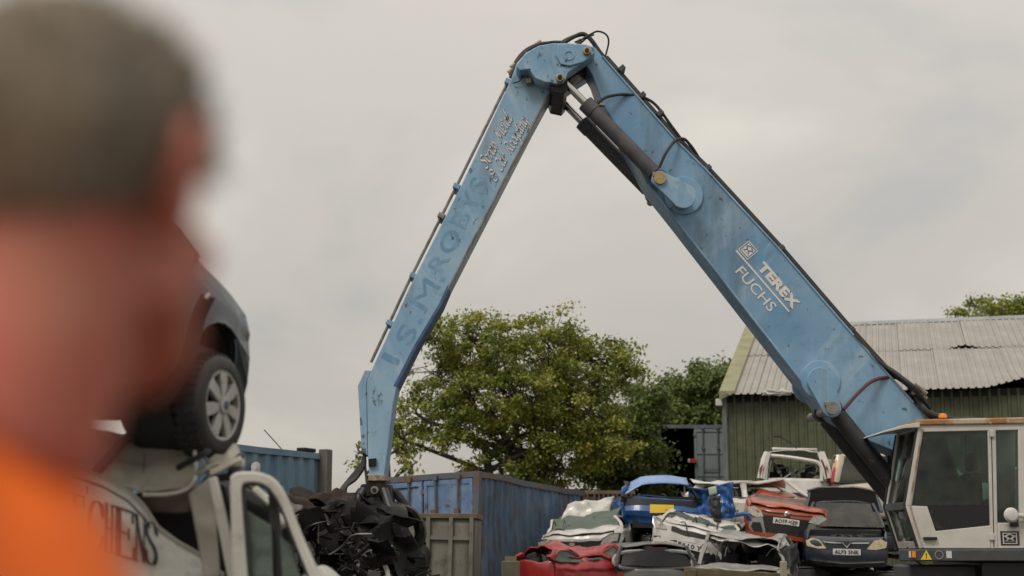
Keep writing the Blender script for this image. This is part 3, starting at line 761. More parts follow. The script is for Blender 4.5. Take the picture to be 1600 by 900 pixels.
BC = at(1135, 612, 41.0); EAVE = BC.z
BARN = empty('barn', (BC.x, BC.y, 0.5), (0, 0, -AN), 'large barn with pale corrugated roof and olive green walls at right', 'barn')
BL, BD = 22.0, 16.0           # along the wall (local x) and depth (local y)
ez = EAVE - 0.5; rz = 9.15 - 0.5; half = BD / 2
MB().bx(0.02, BL, 0.06, BD - .06, 0, ez - 0.15).build('wall_core', 'inside_dark', BARN)
MB().prism([(0, ez - .2), (half - .0, rz - .22), (0, ez - .21)][:3] if False else [(0.05, ez - .16), (half, rz - .3), (BD - .05, ez - .16)], 0.0, 0.06, Matrix(((0, 1, 0, 0.1), (1, 0, 0, 0), (0, 0, 1, 0), (0, 0, 0, 1)))).build('gable_wall', 'wall_green', BARN)
def sheet_mesh(w, ln, pitch, h, m, name, nu=1, lift=None):
    """ribbed sheet: x across, y along, z up"""
    prof = []; x = 0.0
    while x < w - 1e-4:
        prof += [(x, 0), (x + pitch * .62, 0), (x + pitch * .70, h), (x + pitch * .92, h)]
        x += pitch
    prof.append((w, 0))
    b = MB(); ny = 6
    for j in range(ny + 1):
        for (a, z) in prof: b.v.append(Vector((a, ln * j / ny, z)))
    k = len(prof)
    for j in range(ny):
        for i in range(k - 1): b.f.append([j * k + i, j * k + i + 1, (j + 1) * k + i + 1, (j + 1) * k + i])
    me = bpy.data.meshes.new(name); me.from_pydata([tuple(v) for v in b.v], [], b.f); me.materials.append(MATS[m])
    return me
slope = math.atan2(rz - ez, half); RL = half / math.cos(slope)
rs_lo = sheet_mesh(1.0, RL * .5 + .55, 0.2, 0.035, 'roof_sheet', 'roof_sheet')
rs_hi = sheet_mesh(1.0, RL * .5 + .05, 0.2, 0.035, 'roof_sheet', 'roof_sheet')
rnd = random.Random(3)
for row in range(2):
    for i in range(int(BL)):
        if row == 0: base = -0.45
        else: base = RL * .5 - .0
        o = bpy.data.objects.new('roof_sheet', rs_lo if row == 0 else rs_hi); COL.objects.link(o); o.parent = BARN
        yy = base * math.cos(slope); zz = ez + base * math.sin(slope) + 0.02 + 0.018 * row
        o.location = (i * 1.0 - .1, yy + rnd.uniform(-.03, .03), zz + rnd.uniform(0, .006))
        o.rotation_euler = (slope + rnd.uniform(-.002, .002), 0, rnd.uniform(-.003, .003))
        o.scale = (0.998, 1, 1)
        if row == 0 and i in (7, 8, 9):      # sheets torn and curled up at the eave
            me = rs_lo.copy()
            for v in me.vertices:
                d = max(0, 1 - v.co.y / 1.6); x = v.co.x + i
                v.co.z += 0.22 * d * max(0, 1 - abs(x - 8.35) / 1.1) ** 1.0
                v.co.y += 0.2 * d * max(0, 1 - abs(x - 8.35) / 1.1)
            o.data = me
        if row == 1 and i in (6, 7):
            me = rs_hi.copy()
            for v in me.vertices:
                d = max(0, 1 - v.co.y / 0.9); x = v.co.x + i
                v.co.z += 0.11 * d * max(0, 1 - abs(x - 6.9) / .5)
            o.data = me
far = MB().poly([(-.1, half, rz + .02), (BL, half, rz + .02), (BL, BD + .3, ez - .1), (-.1, BD + .3, ez - .1)])
far.build('far_roof_slope', 'roof_sheet', BARN, solid=.03)
for i in range(11):
    b = MB(); b.prism([(half - .32, rz - .05), (half - .05, rz + .10), (half + .05, rz + .10), (half + .32, rz - .05), (half + .3, rz - .08), (half, rz + .05), (half - .3, rz - .08)], 2 * i - .1, 2 * i + 1.88, Matrix(((0, 1, 0, 0), (1, 0, 0, 0), (0, 0, 1, 0), (0, 0, 0, 1))))
    b.build('ridge_cap', 'ridge_grey', BARN)
vb = MB()
for s0, s1 in ((-.45, RL),):
    p = lambda s, x, z: (x, s * math.cos(slope), ez + s * math.sin(slope) + z)
    vb.add([p(s0, -.16, .14), p(s0, .28, .14), p(s1, .28, .14), p(s1, -.16, .14), p(s0, -.16, -.12), p(s0, .28, .09), p(s1, .28, .09), p(s1, -.16, -.12)],
           [(0, 1, 2, 3), (7, 6, 5, 4), (0, 4, 5, 1), (1, 5, 6, 2), (2, 6, 7, 3), (3, 7, 4, 0)])
vb.build('verge_board', 'verge_green', BARN)
ws = sheet_mesh(1.0, ez - .12, 0.25, 0.04, 'wall_green', 'wall_sheet')
for i in range(20):
    o = bpy.data.objects.new('wall_sheet', ws); COL.objects.link(o); o.parent = BARN
    o.location = (i * 1.0 + .02, 0.02 + rnd.uniform(-.01, .01), 0.0); o.rotation_euler = (R(90), 0, 0)
MB().tube([(-.06, -.06, 0), (-.06, -.06, ez - .3), (-.02, -.2, ez - .08)], 0.075, 10).build('downpipe', 'gutter_pipe', BARN)
MB().bx(-.1, 16, .0, .12, ez - .32, ez - .12).build('eave_beam', 'inside_dark', BARN)
fl_ = MB()
def flap(u, v): return (1.05 + u * .8 + .1 * v, -.50 - .05 * v - .05 * noise.noise(Vector((u * 5, v * 5, 1))), ez - .20 + .20 * v * (1 - .5 * u) + .07 * noise.noise(Vector((u * 4, v * 2, 5))))
fl_.grid(flap, 8, 6).build('torn_flashing', 'white_paint', BARN, solid=.01, smooth=20)
b = MB(); b.bx(-.3, -.1, -.2, -.04, ez - .42, ez - .22).build('wall_lamp', 'white_paint', BARN, bevel=.02)

# ------------------------------------------------------------------ shipping containers
def dent(p, amp, s, seed):
    q = nv(p, s, seed)
    return Vector(p) + Vector((q.x * amp, q.y * amp, q.z * amp * .5))
def container(name, loc, rot, m, mframe, label, L=6.06, W=2.44, H=2.59, amp=0.02, seed=1.0, doors='shut', mdoor=None, mside=None, roof=True, corr=0.045, pitch=0.28, group=None):
    root = empty(name, loc, rot, label, 'container', group)
    df = lambda p: dent(p, amp, 0.9, seed)
    mside = mside or m; mdoor = mdoor or m
    def corrugated(fn, ln, hgt):
        b = MB(); n = int(ln / pitch); pr = []
        for i in range(n):
            x = i * ln / n; w = ln / n
            pr += [(x, 0), (x + w * .36, 0), (x + w * .5, -corr), (x + w * .86, -corr)]
        pr.append((ln, 0)); nz_ = 8
        for j in range(nz_ + 1):
            for x, d in pr: b.v.append(Vector(fn(x, d, hgt * j / nz_)))
        k = len(pr)
        for j in range(nz_):
            for i in range(k - 1): b.f.append([j * k + i, j * k + i + 1, (j + 1) * k + i + 1, (j + 1) * k + i])
        return b
    for sx in (-1, 1):
        corrugated(lambda x, d, z: (sx * (W / 2 - .03 + d), .08 + x, .14 + z), L - .16, H - .26).build('side_panel', mside, root, deform=df, smooth=25)
        for y in (0.0, L - .12):
            MB().bx(sx * W / 2 - .07, sx * W / 2 + .0 + .07, y, y + .12, 0, H).build('corner_post', mframe, root, deform=df, bevel=.012) if False else \
            MB().grid(lambda u, v: (0, 0, 0), 1, 1)
            b = MB()
            for k in range(6): b.bx(sx * (W / 2 - .06) - .06, sx * (W / 2 - .06) + .06, y, y + .12, H * k / 6, H * (k + 1) / 6)
            b.build('corner_post', mframe, root, deform=df)
        for z in (0.02, H - .13):
            b = MB()
            for k in range(10): b.bx(sx * (W / 2 - .05) - .045, sx * (W / 2 - .05) + .045, .12 + (L - .24) * k / 10, .12 + (L - .24) * (k + 1) / 10, z, z + .12)
            b.build('side_rail', mframe if z > 1 else mside, root, deform=df)
    for y in (0.01, L - .11):
        for z in (0.0, H - .12):
            b = MB()
            for k in range(6): b.bx(-W / 2 + .12 + (W - .24) * k / 6, -W / 2 + .12 + (W - .24) * (k + 1) / 6, y, y + .1, z, z + .118)
            b.build('end_rail', mframe, root, deform=df)
    corrugated(lambda x, d, z: (-W / 2 + .1 + x, L - .08 + d, .12 + z), W - .2, H - .24).build('back_panel', mside, root, deform=df, smooth=25)
    if roof: MB().grid(lambda u, v: (-W / 2 + .05 + (W - .1) * u, .05 + (L - .1) * v, H - .02 - .06 * math.sin(math.pi * u) * math.sin(math.pi * v)), 8, 16).build('roof_panel', mside, root, deform=df, solid=.01)
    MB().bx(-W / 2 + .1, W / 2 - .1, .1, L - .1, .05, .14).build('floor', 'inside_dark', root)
    def door(x0, x1, M, lab):
        b = MB(); w = x1 - x0
        for k in range(6): b.bx(x0 + .01 + (w - .02) * k / 6, x0 + .01 + (w - .02) * (k + 1) / 6, .03, .06, .13, H - .13, M)
        d = b.build('door', mdoor, root, deform=df if lab == 'shut' else None)
        b = MB()
        for z in (.14, H * .33, H * .62, H - .24): b.bx(x0 + .02, x1 - .02, .005, .032, z, z + .1, M)
        b.bx(x0 + .02, x0 + .09, .004, .033, .15, H - .15, M); b.bx(x1 - .09, x1 - .02, .004, .033, .15, H - .15, M)
        b.build('door_frame', mdoor, d, deform=df if lab == 'shut' else None)
        for fx in (.27, .73):
            x = x0 + w * fx
            b = MB(); b.tube([M @ Vector((x, -.03, .06)), M @ Vector((x, -.03, H * .5)), M @ Vector((x, -.03, H - .05))], .022, 8)
            for z in (.1, H * .3, H * .7, H - .1): b.bx(x - .05, x + .05, -.06, .006, z - .05, z + .05, M)
            b.build('lock_bar', mframe, d, deform=df if lab == 'shut' else None)
        x = x0 + w * .27
        MB().bx(x, x + w * .46, -.055, -.03, 1.05, 1.10, M).build('lock_handle', mframe, d, deform=df if lab == 'shut' else None)
        for z in (.35, H * .5, H - .4):
            MB().bx((x0 if lab != 'r' else x0) - .02, x0 + .06, -.02, .02, z, z + .1, M).build('door_hinge', mframe, d)
    if doors == 'shut':
        door(-W / 2 + .12, -.005, Matrix.Identity(4), 'shut'); door(.005, W / 2 - .12, Matrix.Identity(4), 'shut')
    elif doors == 'left_open':
        door(.005, W / 2 - .12, Matrix.Identity(4), 'r')
        door(0, W / 2 - .125, Matrix.Translation((-W / 2 + .0, -.02, 0)) @ Matrix.Rotation(R(-97), 4, 'Z'), 'l')
    return root

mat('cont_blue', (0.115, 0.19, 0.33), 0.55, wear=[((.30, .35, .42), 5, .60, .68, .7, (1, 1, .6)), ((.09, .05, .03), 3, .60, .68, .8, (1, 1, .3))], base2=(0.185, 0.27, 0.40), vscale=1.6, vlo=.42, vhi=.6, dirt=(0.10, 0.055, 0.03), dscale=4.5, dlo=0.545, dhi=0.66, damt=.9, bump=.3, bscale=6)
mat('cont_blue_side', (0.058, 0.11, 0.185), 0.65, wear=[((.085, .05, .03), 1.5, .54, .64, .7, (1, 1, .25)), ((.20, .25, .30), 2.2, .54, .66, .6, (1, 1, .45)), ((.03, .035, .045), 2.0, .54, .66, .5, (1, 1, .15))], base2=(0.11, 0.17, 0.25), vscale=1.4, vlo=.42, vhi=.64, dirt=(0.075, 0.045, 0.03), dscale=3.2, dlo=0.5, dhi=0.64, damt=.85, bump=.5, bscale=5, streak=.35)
mat('cont_frame', (0.10, 0.11, 0.13), 0.7, base2=(0.13, 0.085, 0.055), vscale=3, vlo=.45, vhi=.6)
near = at(751, 735, 28.0)
ca = R(-23)
xd = Vector((math.cos(ca), math.sin(ca), 0))
cl = Vector((near.x, near.y, 0)) - xd * 1.22
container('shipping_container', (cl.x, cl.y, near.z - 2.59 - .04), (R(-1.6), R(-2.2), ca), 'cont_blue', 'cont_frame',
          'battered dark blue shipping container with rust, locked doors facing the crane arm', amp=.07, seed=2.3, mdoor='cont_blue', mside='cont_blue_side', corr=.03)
mat('cont_pale', (0.115, 0.20, 0.28), 0.55, base2=(0.17, 0.27, 0.345), vscale=1.2, dirt=(0.30, 0.27, 0.24), dscale=5, dlo=0.62, dhi=0.72, damt=.7, streak=.4)
mat('cont_pale_frame', (0.14, 0.125, 0.10), 0.75, base2=(0.10, 0.085, 0.07), vscale=3)
Bf = at(508, 711, 29.3); an2 = math.atan2(-.386, .922)
dl = Vector((.386, .922, 0)); xr = Vector((.922, -.386, 0))
o0 = Vector((Bf.x, Bf.y, 0)) - dl * 6.06 - xr * 1.22
pale = container('shipping_container', (o0.x, o0.y, Bf.z - 2.9), (R(.3), 0, an2), 'cont_pale', 'cont_pale', 'pale blue ribbed container standing behind the crushed white van', H=2.9, amp=.03, seed=5.1, pitch=.42, corr=.06)
b = MB(); b.bx(1.16, 1.36, 5.9, 6.14, 0, 2.98); b.build('end_post', 'cont_pale_frame', pale, bevel=.02)
def patch(cy, cz, w, h, m):
    b = MB(); pts = []
    for k in range(14):
        a = 2 * math.pi * k / 14; r = 1 + .25 * noise.noise(Vector((k * .9, cy, cz)))
        pts.append((cy + math.cos(a) * w * r + .25 * math.sin(a) * h, cz + math.sin(a) * h * r))
    b.add([(1.245 + .02 * math.sin(k), p[0], p[1]) for k, p in enumerate(pts)], [list(range(14))])
    b.build('torn_patch', m, pale, solid=.008)
mat('patch_tan', (0.28, 0.17, 0.11), 0.8, base2=(.35, .26, .2), vscale=5)
patch(3.45, 2.42, .16, .17, 'white_paint'); patch(3.35, 2.13, .15, .18, 'patch_tan'); patch(2.95, 2.55, .08, .07, 'white_paint')
b = MB(); b.tube(spline([(1.1, 4.6, 2.9), (1.05, 4.4, 3.05), (1.0, 4.1, 3.25)], 5), .012, 5); b.build('bent_wire', 'steel', pale)
b = MB(); b.bx(1.0, 1.2, 5.3, 5.75, 2.9, 2.98); b.build('loose_bracket', 'grease', pale, bevel=.02)

mat('cont_grey', (0.20, 0.235, 0.25), 0.6, base2=(0.25, 0.28, 0.29), vscale=1.5, dirt=(0.11, 0.11, 0.10), dscale=5, dlo=.58, dhi=.75, damt=.7)
mat('cont_grey_frame', (0.15, 0.17, 0.18), 0.6, base2=(0.10, 0.10, 0.10), vscale=3)
gx0 = at(1027, 665, 48).x
container('shipping_container', (gx0 + 1.22, 48, .58), (0, 0, 0), 'cont_grey', 'cont_grey_frame', 'lower grey container carrying the open one beside the barn', amp=.01, seed=8)
up = container('shipping_container', (gx0 + 1.22, 48, .58 + 2.6), (0, 0, 0), 'cont_grey', 'cont_grey_frame', 'grey container with its left door open and dark inside, beside the barn', amp=.01, seed=9, doors='left_open', mside='inside_dark')  # panels coloured near-black for the shade inside the open box
mat('sign_red', (0.5, 0.03, 0.03), 0.5)
p = at(1083, 720, 47.9); q = Vector((p.x - gx0 - 1.22, -.1, p.z - 3.18))
MB().bx(q.x - .1, q.x + .1, q.y, q.y + .06, q.z - .07, q.z + .07).build('red_tag', 'sign_red', up, bevel=.01)
MB().bx(q.x - .17, q.x - .1, q.y, q.y + .06, q.z - .06, q.z + .07).build('tag_end', 'white_paint', up, bevel=.01)
p = at(1029, 662, 47.9)
fld = empty('floodlight', (p.x, 48.0, .58 + 5.19), label='small square floodlight on top of the open grey container', cat='floodlight')
MB().tube([(-.12, .1, 0), (-.1, .1, .22)], .03, 6).build('bracket', 'black_paint', fld)
MB().bx(-.3, .1, -.05, .15, .2, .56).build('housing', 'black_paint', fld, bevel=.02)
MB().bx(-.26, .06, -.062, -.048, .26, .52).build('lens', mat('lens_grey', (0.35, 0.34, 0.30), 0.3), fld)

# ------------------------------------------------------------------ steel skips
def skip(name, loc, rot, W, D, H, m, mrib, vr, hr, label, seed, t=.04, rib=.035):
    root = empty(name, loc, rot, label, 'skip')
    df = lambda p: dent(p, .035, 1.1, seed)
    def wall(M, ln, nm):
        b = MB(); b.grid(lambda u, v: M @ Vector((ln * u, 0, H * v)), 14, 10); b.build(nm, m, root, deform=df, solid=t)
    wall(Matrix.Identity(4), W, 'front_panel'); wall(Matrix.Translation((0, D, 0)), W, 'back_panel')
    wall(Matrix.Rotation(R(90), 4, 'Z'), D, 'side_panel'); wall(Matrix.Translation((W, 0, 0)) @ Matrix.Rotation(R(90), 4, 'Z'), D, 'side_panel')
    for x in vr:
        b = MB()
        for k in range(5): b.bx(x - rib, x + rib, -.09, -.015, H * k / 5, H * (k + 1) / 5 - .0)
        b.build('upright_rib', mrib, root, deform=df)
    for z in hr:
        b = MB()
        for k in range(8): b.bx(W * k / 8, W * (k + 1) / 8, -.075, -.015, z - .035, z + .035)
        b.build('cross_rib', mrib, root, deform=df)
    b = MB()
    b.bx(-.06, W + .06, -.08, .06, H - .03, H + .06); b.bx(-.06, W + .06, D - .06, D + .08, H - .03, H + .06)
    b.bx(-.06, .06, .06, D - .06, H - .03, H + .06); b.bx(W - .06, W + .06, .06, D - .06, H - .03, H + .06)
    b.build('top_rim', 'skip_rust', root, bevel=.01)
    MB().bx(.02, W - .02, .02, D - .02, .02, .06).build('base', 'inside_dark', root)
    return root
mat('skip_grey', (0.15, 0.145, 0.115), 0.75, base2=(0.20, 0.19, 0.155), vscale=1.5, dirt=(0.075, 0.06, 0.045), dscale=4, dlo=.52, dhi=.68, damt=.85, bump=.3, bscale=8, streak=.5)
mat('skip_rust', (0.12, 0.085, 0.06), 0.8, base2=(0.17, 0.12, 0.085), vscale=4)
sr = at(740, 803, 26)
skip('steel_skip', (sr.x - 2.6, 26, .56), (0, R(.4), R(-3)), 2.6, 1.5, sr.z - .6, 'skip_grey', 'skip_grey', (.9, 1.78, 2.18, 2.56), (.35, 1.28), 'grey green ribbed steel skip in front of the blue container', 4.4)
mat('rust_panel', (0.10, 0.06, 0.042), 0.85, base2=(0.15, 0.105, 0.085), vscale=2, dirt=(0.06, 0.065, 0.08), dscale=4, dlo=.5, dhi=.65, bump=.3, bscale=8)
rr_ = at(882, 768, 36)
skip('rusty_bin', (rr_.x, 36, .58), (0, 0, R(4)), 1.72, 2.2, rr_.z - .62, 'rust_panel', 'rust_panel', [.05, .3, .55] + [.72 + .12 * k for k in range(9)], (.6,), 'rusty brown bin with close upright bars behind the wrecked cars', 7.7, rib=.022)

# ------------------------------------------------------------------ trees
def leaf_mat(name, c0, c1, c2, c3):
    m = bpy.data.materials.new(name); m.use_nodes = True
    N, L = m.node_tree.nodes, m.node_tree.links
    b = N['Principled BSDF']; out = N['Material Output']
    at_ = N.new('ShaderNodeAttribute'); at_.attribute_name = 'tint'
    cr = N.new('ShaderNodeValToRGB'); e = cr.color_ramp.elements
    e[0].position = 0; e[0].color = (*c0, 1); e[1].position = 1; e[1].color = (*c3, 1)
    x = e.new(.5); x.color = (*c1, 1); x = e.new(.88); x.color = (*c2, 1)
    L.new(at_.outputs['Fac'], cr.inputs[0]); L.new(cr.outputs[0], b.inputs['Base Color'])
    b.inputs['Roughness'].default_value = .55
    tl = N.new('ShaderNodeBsdfTranslucent'); L.new(cr.outputs[0], tl.inputs[0])
    mx = N.new('ShaderNodeMixShader'); mx.inputs[0].default_value = .3
    L.new(b.outputs[0], mx.inputs[1]); L.new(tl.outputs[0], mx.inputs[2]); L.new(mx.outputs[0], out.inputs[0])
    MATS[name] = m
leaf_mat('leaf_oak', (0.105, 0.145, 0.02), (0.24, 0.275, 0.038), (0.42, 0.37, 0.06), (0.38, 0.21, 0.04))
leaf_mat('leaf_dark', (0.075, 0.112, 0.026), (0.135, 0.18, 0.038), (0.21, 0.24, 0.05), (0.16, 0.14, 0.05))
mat('bark', (0.055, 0.045, 0.035), 0.9, base2=(0.085, 0.07, 0.055), vscale=6, bump=.5, bscale=20)
def tree(name, label, base, blobs, nclump, nleaf, lsize, tr, m, seed, clump_r=.42, stems=1, bare=0.0, group=None, hollow=0.35):
    rn = random.Random(seed)
    bz = ground_z(base[0], base[1])
    root = empty(name, (base[0], base[1], bz - .05), label=label, cat='tree', group=group)
    org = Vector((base[0], base[1], bz - .05))
    tw = MB()
    # main limbs go to the blobs, twigs to the clumps
    tot = sum(b[3] * b[4] * b[5] for b in blobs)
    mean = sum((Vector(b[:3]) for b in blobs), Vector()) / len(blobs)
    lowest = min(b[2] - b[5] for b in blobs)
    forks = []
    for s_ in range(stems):
        off = Vector((rn.uniform(-.5, .5) * (stems > 1), rn.uniform(-.3, .3) * (stems > 1), 0))
        f = Vector((base[0] + (mean.x - base[0]) * .6 + off.x * 2, base[1] + off.y, lowest + (mean.z - lowest) * .45))
        P = spline([Vector((base[0], base[1], bz)) + off, (Vector((base[0], base[1], bz)) + off).lerp(f, .5) + Vector((rn.uniform(-.15, .15), 0, 0)), f], 6)
        tw.tube([p - org for p in P], [tr * (1.25 - .55 * i / (len(P) - 1)) for i in range(len(P))], 8)
        forks.append((P, f))
    pts = []; cols = []; faces = []; tint = []
    for bi, b in enumerate(blobs):
        c = Vector(b[:3]); P, f = forks[bi % stems]
        st = P[int(len(P) * rn.uniform(.55, .95))]
        lp = spline([st, st.lerp(c, .5) + Vector((rn.uniform(-.3, .3), rn.uniform(-.3, .3), rn.uniform(-.1, .35))), c, c + Vector((rn.uniform(-.3, .3), rn.uniform(-.3, .3), b[5] * .6))], 6)
        tw.tube([p - org for p in lp], [tr * .5 * (1 - .85 * i / (len(lp) - 1)) + .012 for i in range(len(lp))], 6)
        n = max(3, int(nclump * b[3] * b[4] * b[5] / tot))
        for k in range(n):
            while True:
                d = Vector((rn.uniform(-1, 1), rn.uniform(-1, 1), rn.uniform(-1, 1)))
                if hollow < d.length < 1: break
            if rn.random() < .16: d *= rn.uniform(1.05, 1.28)
            q = c + Vector((d.x * b[3], d.y * b[4], d.z * b[5]))
            a = lp[int(len(lp) * rn.uniform(.35, .99))]
            mid = a.lerp(q, .55) + Vector((rn.uniform(-.12, .12), rn.uniform(-.12, .12), rn.uniform(-.05, .2)))
            tw.tube([p - org for p in (a, mid, q)], [.022, .014, .006], 4, cap=False)
            if rn.random() < bare: continue
            cr_ = clump_r * rn.uniform(.6, 1.25); tb = rn.gauss(0, .16)
            up_ = 0.22 * (q.z - mean.z) / max(.5, b[5])
            for l in range(int(nleaf * rn.uniform(.6, 1.3))):
                g_ = Vector((rn.gauss(0, .5), rn.gauss(0, .5), rn.gauss(0, .36))) * cr_
                p = q + g_ - org
                nrm = (Vector((rn.gauss(0, .6), rn.gauss(0, .6), rn.uniform(-.1, 1))) + g_ * .8).normalized()
                u = nrm.orthogonal().normalized(); u.rotate(Matrix.Rotation(rn.uniform(0, 6.28), 3, nrm)); w = nrm.cross(u)
                s_ = lsize * rn.uniform(.6, 1.3)
                o_ = len(pts)
                pts += [p - u * s_ * .55, p + w * s_ * .33 - nrm * s_ * .06, p + u * s_ * .55, p - w * s_ * .33 - nrm * s_ * .06]
                faces.append((o_, o_ + 1, o_ + 2, o_ + 3))
                tint.append(min(1, max(0, rn.gauss(.38, .2) + tb + (.5 if rn.random() < .008 else 0))))
    tw.build('trunk', 'bark', root, smooth=60)
    me = bpy.data.meshes.new('crown'); me.from_pydata([tuple(p) for p in pts], [], faces)
    a = me.attributes.new('tint', 'FLOAT', 'FACE'); a.data.foreach_set('value', tint)
    me.materials.append(MATS[m])
    o = bpy.data.objects.new('crown', me); COL.objects.link(o); o.parent = root
    return root
def blob(px, py, Y, rx, ry, rz):     # radii in photograph pixels for x and z, metres for y
    p = at(px, py, Y); s = Y / FPX
    return (p.x, p.y, p.z, rx * s, ry, rz * s)
T = 42
tree('tree', 'tall leafy oak tree with yellowing leaves behind the blue container', (at(800, 800, T).x, T), [
    blob(745, 545, T, 75, 1.8, 52), blob(850, 545, T, 80, 1.9, 50), blob(925, 580, T, 70, 1.7, 48), blob(690, 600, T, 60, 1.5, 50),
    blob(800, 620, T - .5, 105, 1.9, 48), blob(900, 650, T, 90, 1.7, 45), blob(720, 670, T, 75, 1.5, 36), blob(850, 700, T, 80, 1.5, 32), blob(985, 585, T, 28, .8, 24),
    blob(655, 650, T, 36, 1.0, 36), blob(690, 520, T, 34, .9, 24), blob(940, 690, T, 60, 1.4, 40), blob(960, 545, T, 36, .9, 22), blob(640, 690, T, 22, .8, 24), blob(780, 730, T, 60, 1.2, 24), blob(880, 735, T, 60, 1.2, 24)],
    470, 125, .105, .17, 'leaf_oak', 5, clump_r=.34, stems=3, hollow=.55)
T = 46
tree('tree', 'dark dense bushy tree between the oak and the open container', (at(975, 800, T).x, T), [
    blob(965, 690, T, 62, 1.5, 62), blob(1000, 640, T, 42, 1.3, 40), blob(930, 740, T, 55, 1.3, 38), blob(1010, 720, T - 1, 34, 1.0, 40), blob(985, 770, T, 60, 1.2, 26)],
    190, 130, .125, .12, 'leaf_dark', 9, clump_r=.46, stems=2)
T = 60
tree('tree', 'rounded green tree rising behind the open grey container', (at(1085, 800, T).x, T), [
    blob(1060, 630, T, 55, 2, 42), blob(1110, 610, T, 55, 2, 40), blob(1150, 605, T, 50, 2, 42), blob(1040, 660, T, 45, 2, 40), blob(1130, 660, T, 60, 2, 45), blob(1085, 680, T, 60, 2, 40)],
    260, 130, .17, .2, 'leaf_dark', 12, clump_r=.6, stems=2)
T = 66
tree('tree', 'treetop showing above the barn roof at far right', (at(1560, 800, T).x, T), [
    blob(1525, 490, T, 26, 1.5, 24), blob(1560, 495, T, 30, 1.5, 24), blob(1600, 490, T, 28, 1.5, 28), blob(1570, 540, T, 70, 2, 40)],
    130, 90, .17, .2, 'leaf_oak', 15, clump_r=.5)
T = 36
tree('sapling', 'thin sparse sapling behind the lower end of the crane arm', (at(610, 800, T).x, T), [
    blob(632, 690, T, 24, .6, 34), blob(560, 705, T, 18, .5, 24), blob(612, 660, T, 18, .5, 30), blob(640, 730, T, 18, .5, 16)],
    60, 16, .13, .05, 'leaf_oak', 21, clump_r=.26, bare=.35, stems=2)
# ------------------------------------------------------------------ wrecked cars
def paint(name, c, rough=.32, dirt=(0.10, 0.085, 0.065), amt=.75, metal=0.0, d2=None):
    return mat(name, c, rough, metal, base2=d2 or tuple(x * .82 for x in c), vscale=2.2, dirt=dirt, dscale=5, dlo=.55, dhi=.78, damt=amt, coat=.25)
paint('paint_white', (0.58, 0.56, 0.52)); paint('paint_cream', (0.52, 0.47, 0.36)); paint('paint_orange', (0.33, 0.065, 0.026), d2=(0.27, 0.048, 0.022))
paint('paint_darkblue', (0.022, 0.028, 0.045), .35); paint('paint_blue', (0.015, 0.07, 0.24), .3, d2=(0.02, 0.10, 0.30)); paint('paint_skyblue', (0.17, 0.30, 0.55), .35)
paint('paint_silver', (0.34, 0.33, 0.31), .38, metal=.4); paint('paint_grey', (0.14, 0.14, 0.135), .4, metal=.3); paint('paint_red', (0.30, 0.016, 0.018), .35)
paint('paint_hulk', (0.05, 0.05, 0.052), .6); paint('paint_hulk_rust', (0.09, 0.06, 0.045), .7); paint('paint_slate', (0.04, 0.05, 0.068), .3, metal=.2)
mat('trim_black', (0.014, 0.014, 0.015), .55, dirt=(.05, .045, .04), dscale=8, dlo=.6)
mat('lamp_clear', (0.42, 0.40, 0.36), .15, .0, base2=(.25, .24, .22), vscale=14, coat=.5)
mat('lamp_yellowed', (0.50, 0.43, 0.26), .25, base2=(.36, .31, .2), vscale=12, coat=.4)
mat('lamp_red', (0.35, 0.012, 0.015), .2, coat=.5); mat('lamp_dark_red', (0.12, 0.008, 0.012), .25, coat=.4); mat('lamp_amber', (0.75, 0.33, 0.02), .25)
mat('plate_white', (0.62, 0.61, 0.57), .4, dirt=(.3, .27, .22), dscale=9, dlo=.58); mat('plate_yellow', (0.68, 0.46, 0.03), .4, dirt=(.35, .25, .08), dscale=9, dlo=.6)
mat('plate_black', (0.012, 0.012, 0.014), .5); mat('bare_metal', (0.22, 0.21, 0.2), .5, .6, base2=(.12, .1, .085), vscale=5)
mat('tinted_glass', (0.008, 0.009, 0.01), .3, spec=.25, rvar=.1)
glass('car_glass', (0.30, 0.36, 0.33), .02); glass('car_glass_dark', (0.12, 0.14, 0.135), .0); crackglass('cracked_glass')

def wheel(parent, x, y, z, r=.30, w=.19, rimm='bare_metal', M=None):
    T_ = (M or Matrix.Identity(4)) @ Matrix.Translation((x, y, z)) @ Matrix.Rotation(R(90 if x < 0 else -90), 4, 'Y') @ Matrix.Identity(4)
    t = MB().lathe([(r * .62, -w / 2), (r * .92, -w / 2), (r, -w * .36), (r, w * .36), (r * .92, w / 2), (r * .62, w / 2)], 28, T_).build('wheel', 'rubber', parent)
    MB().lathe([(.03, -w * .2), (r * .6, -w * .2), (r * .63, w * .42), (r * .58, w * .42), (r * .5, w * .2), (r * .12, w * .34), (.03, w * .36)], 24, T_).build('rim', rimm, t)
    return t

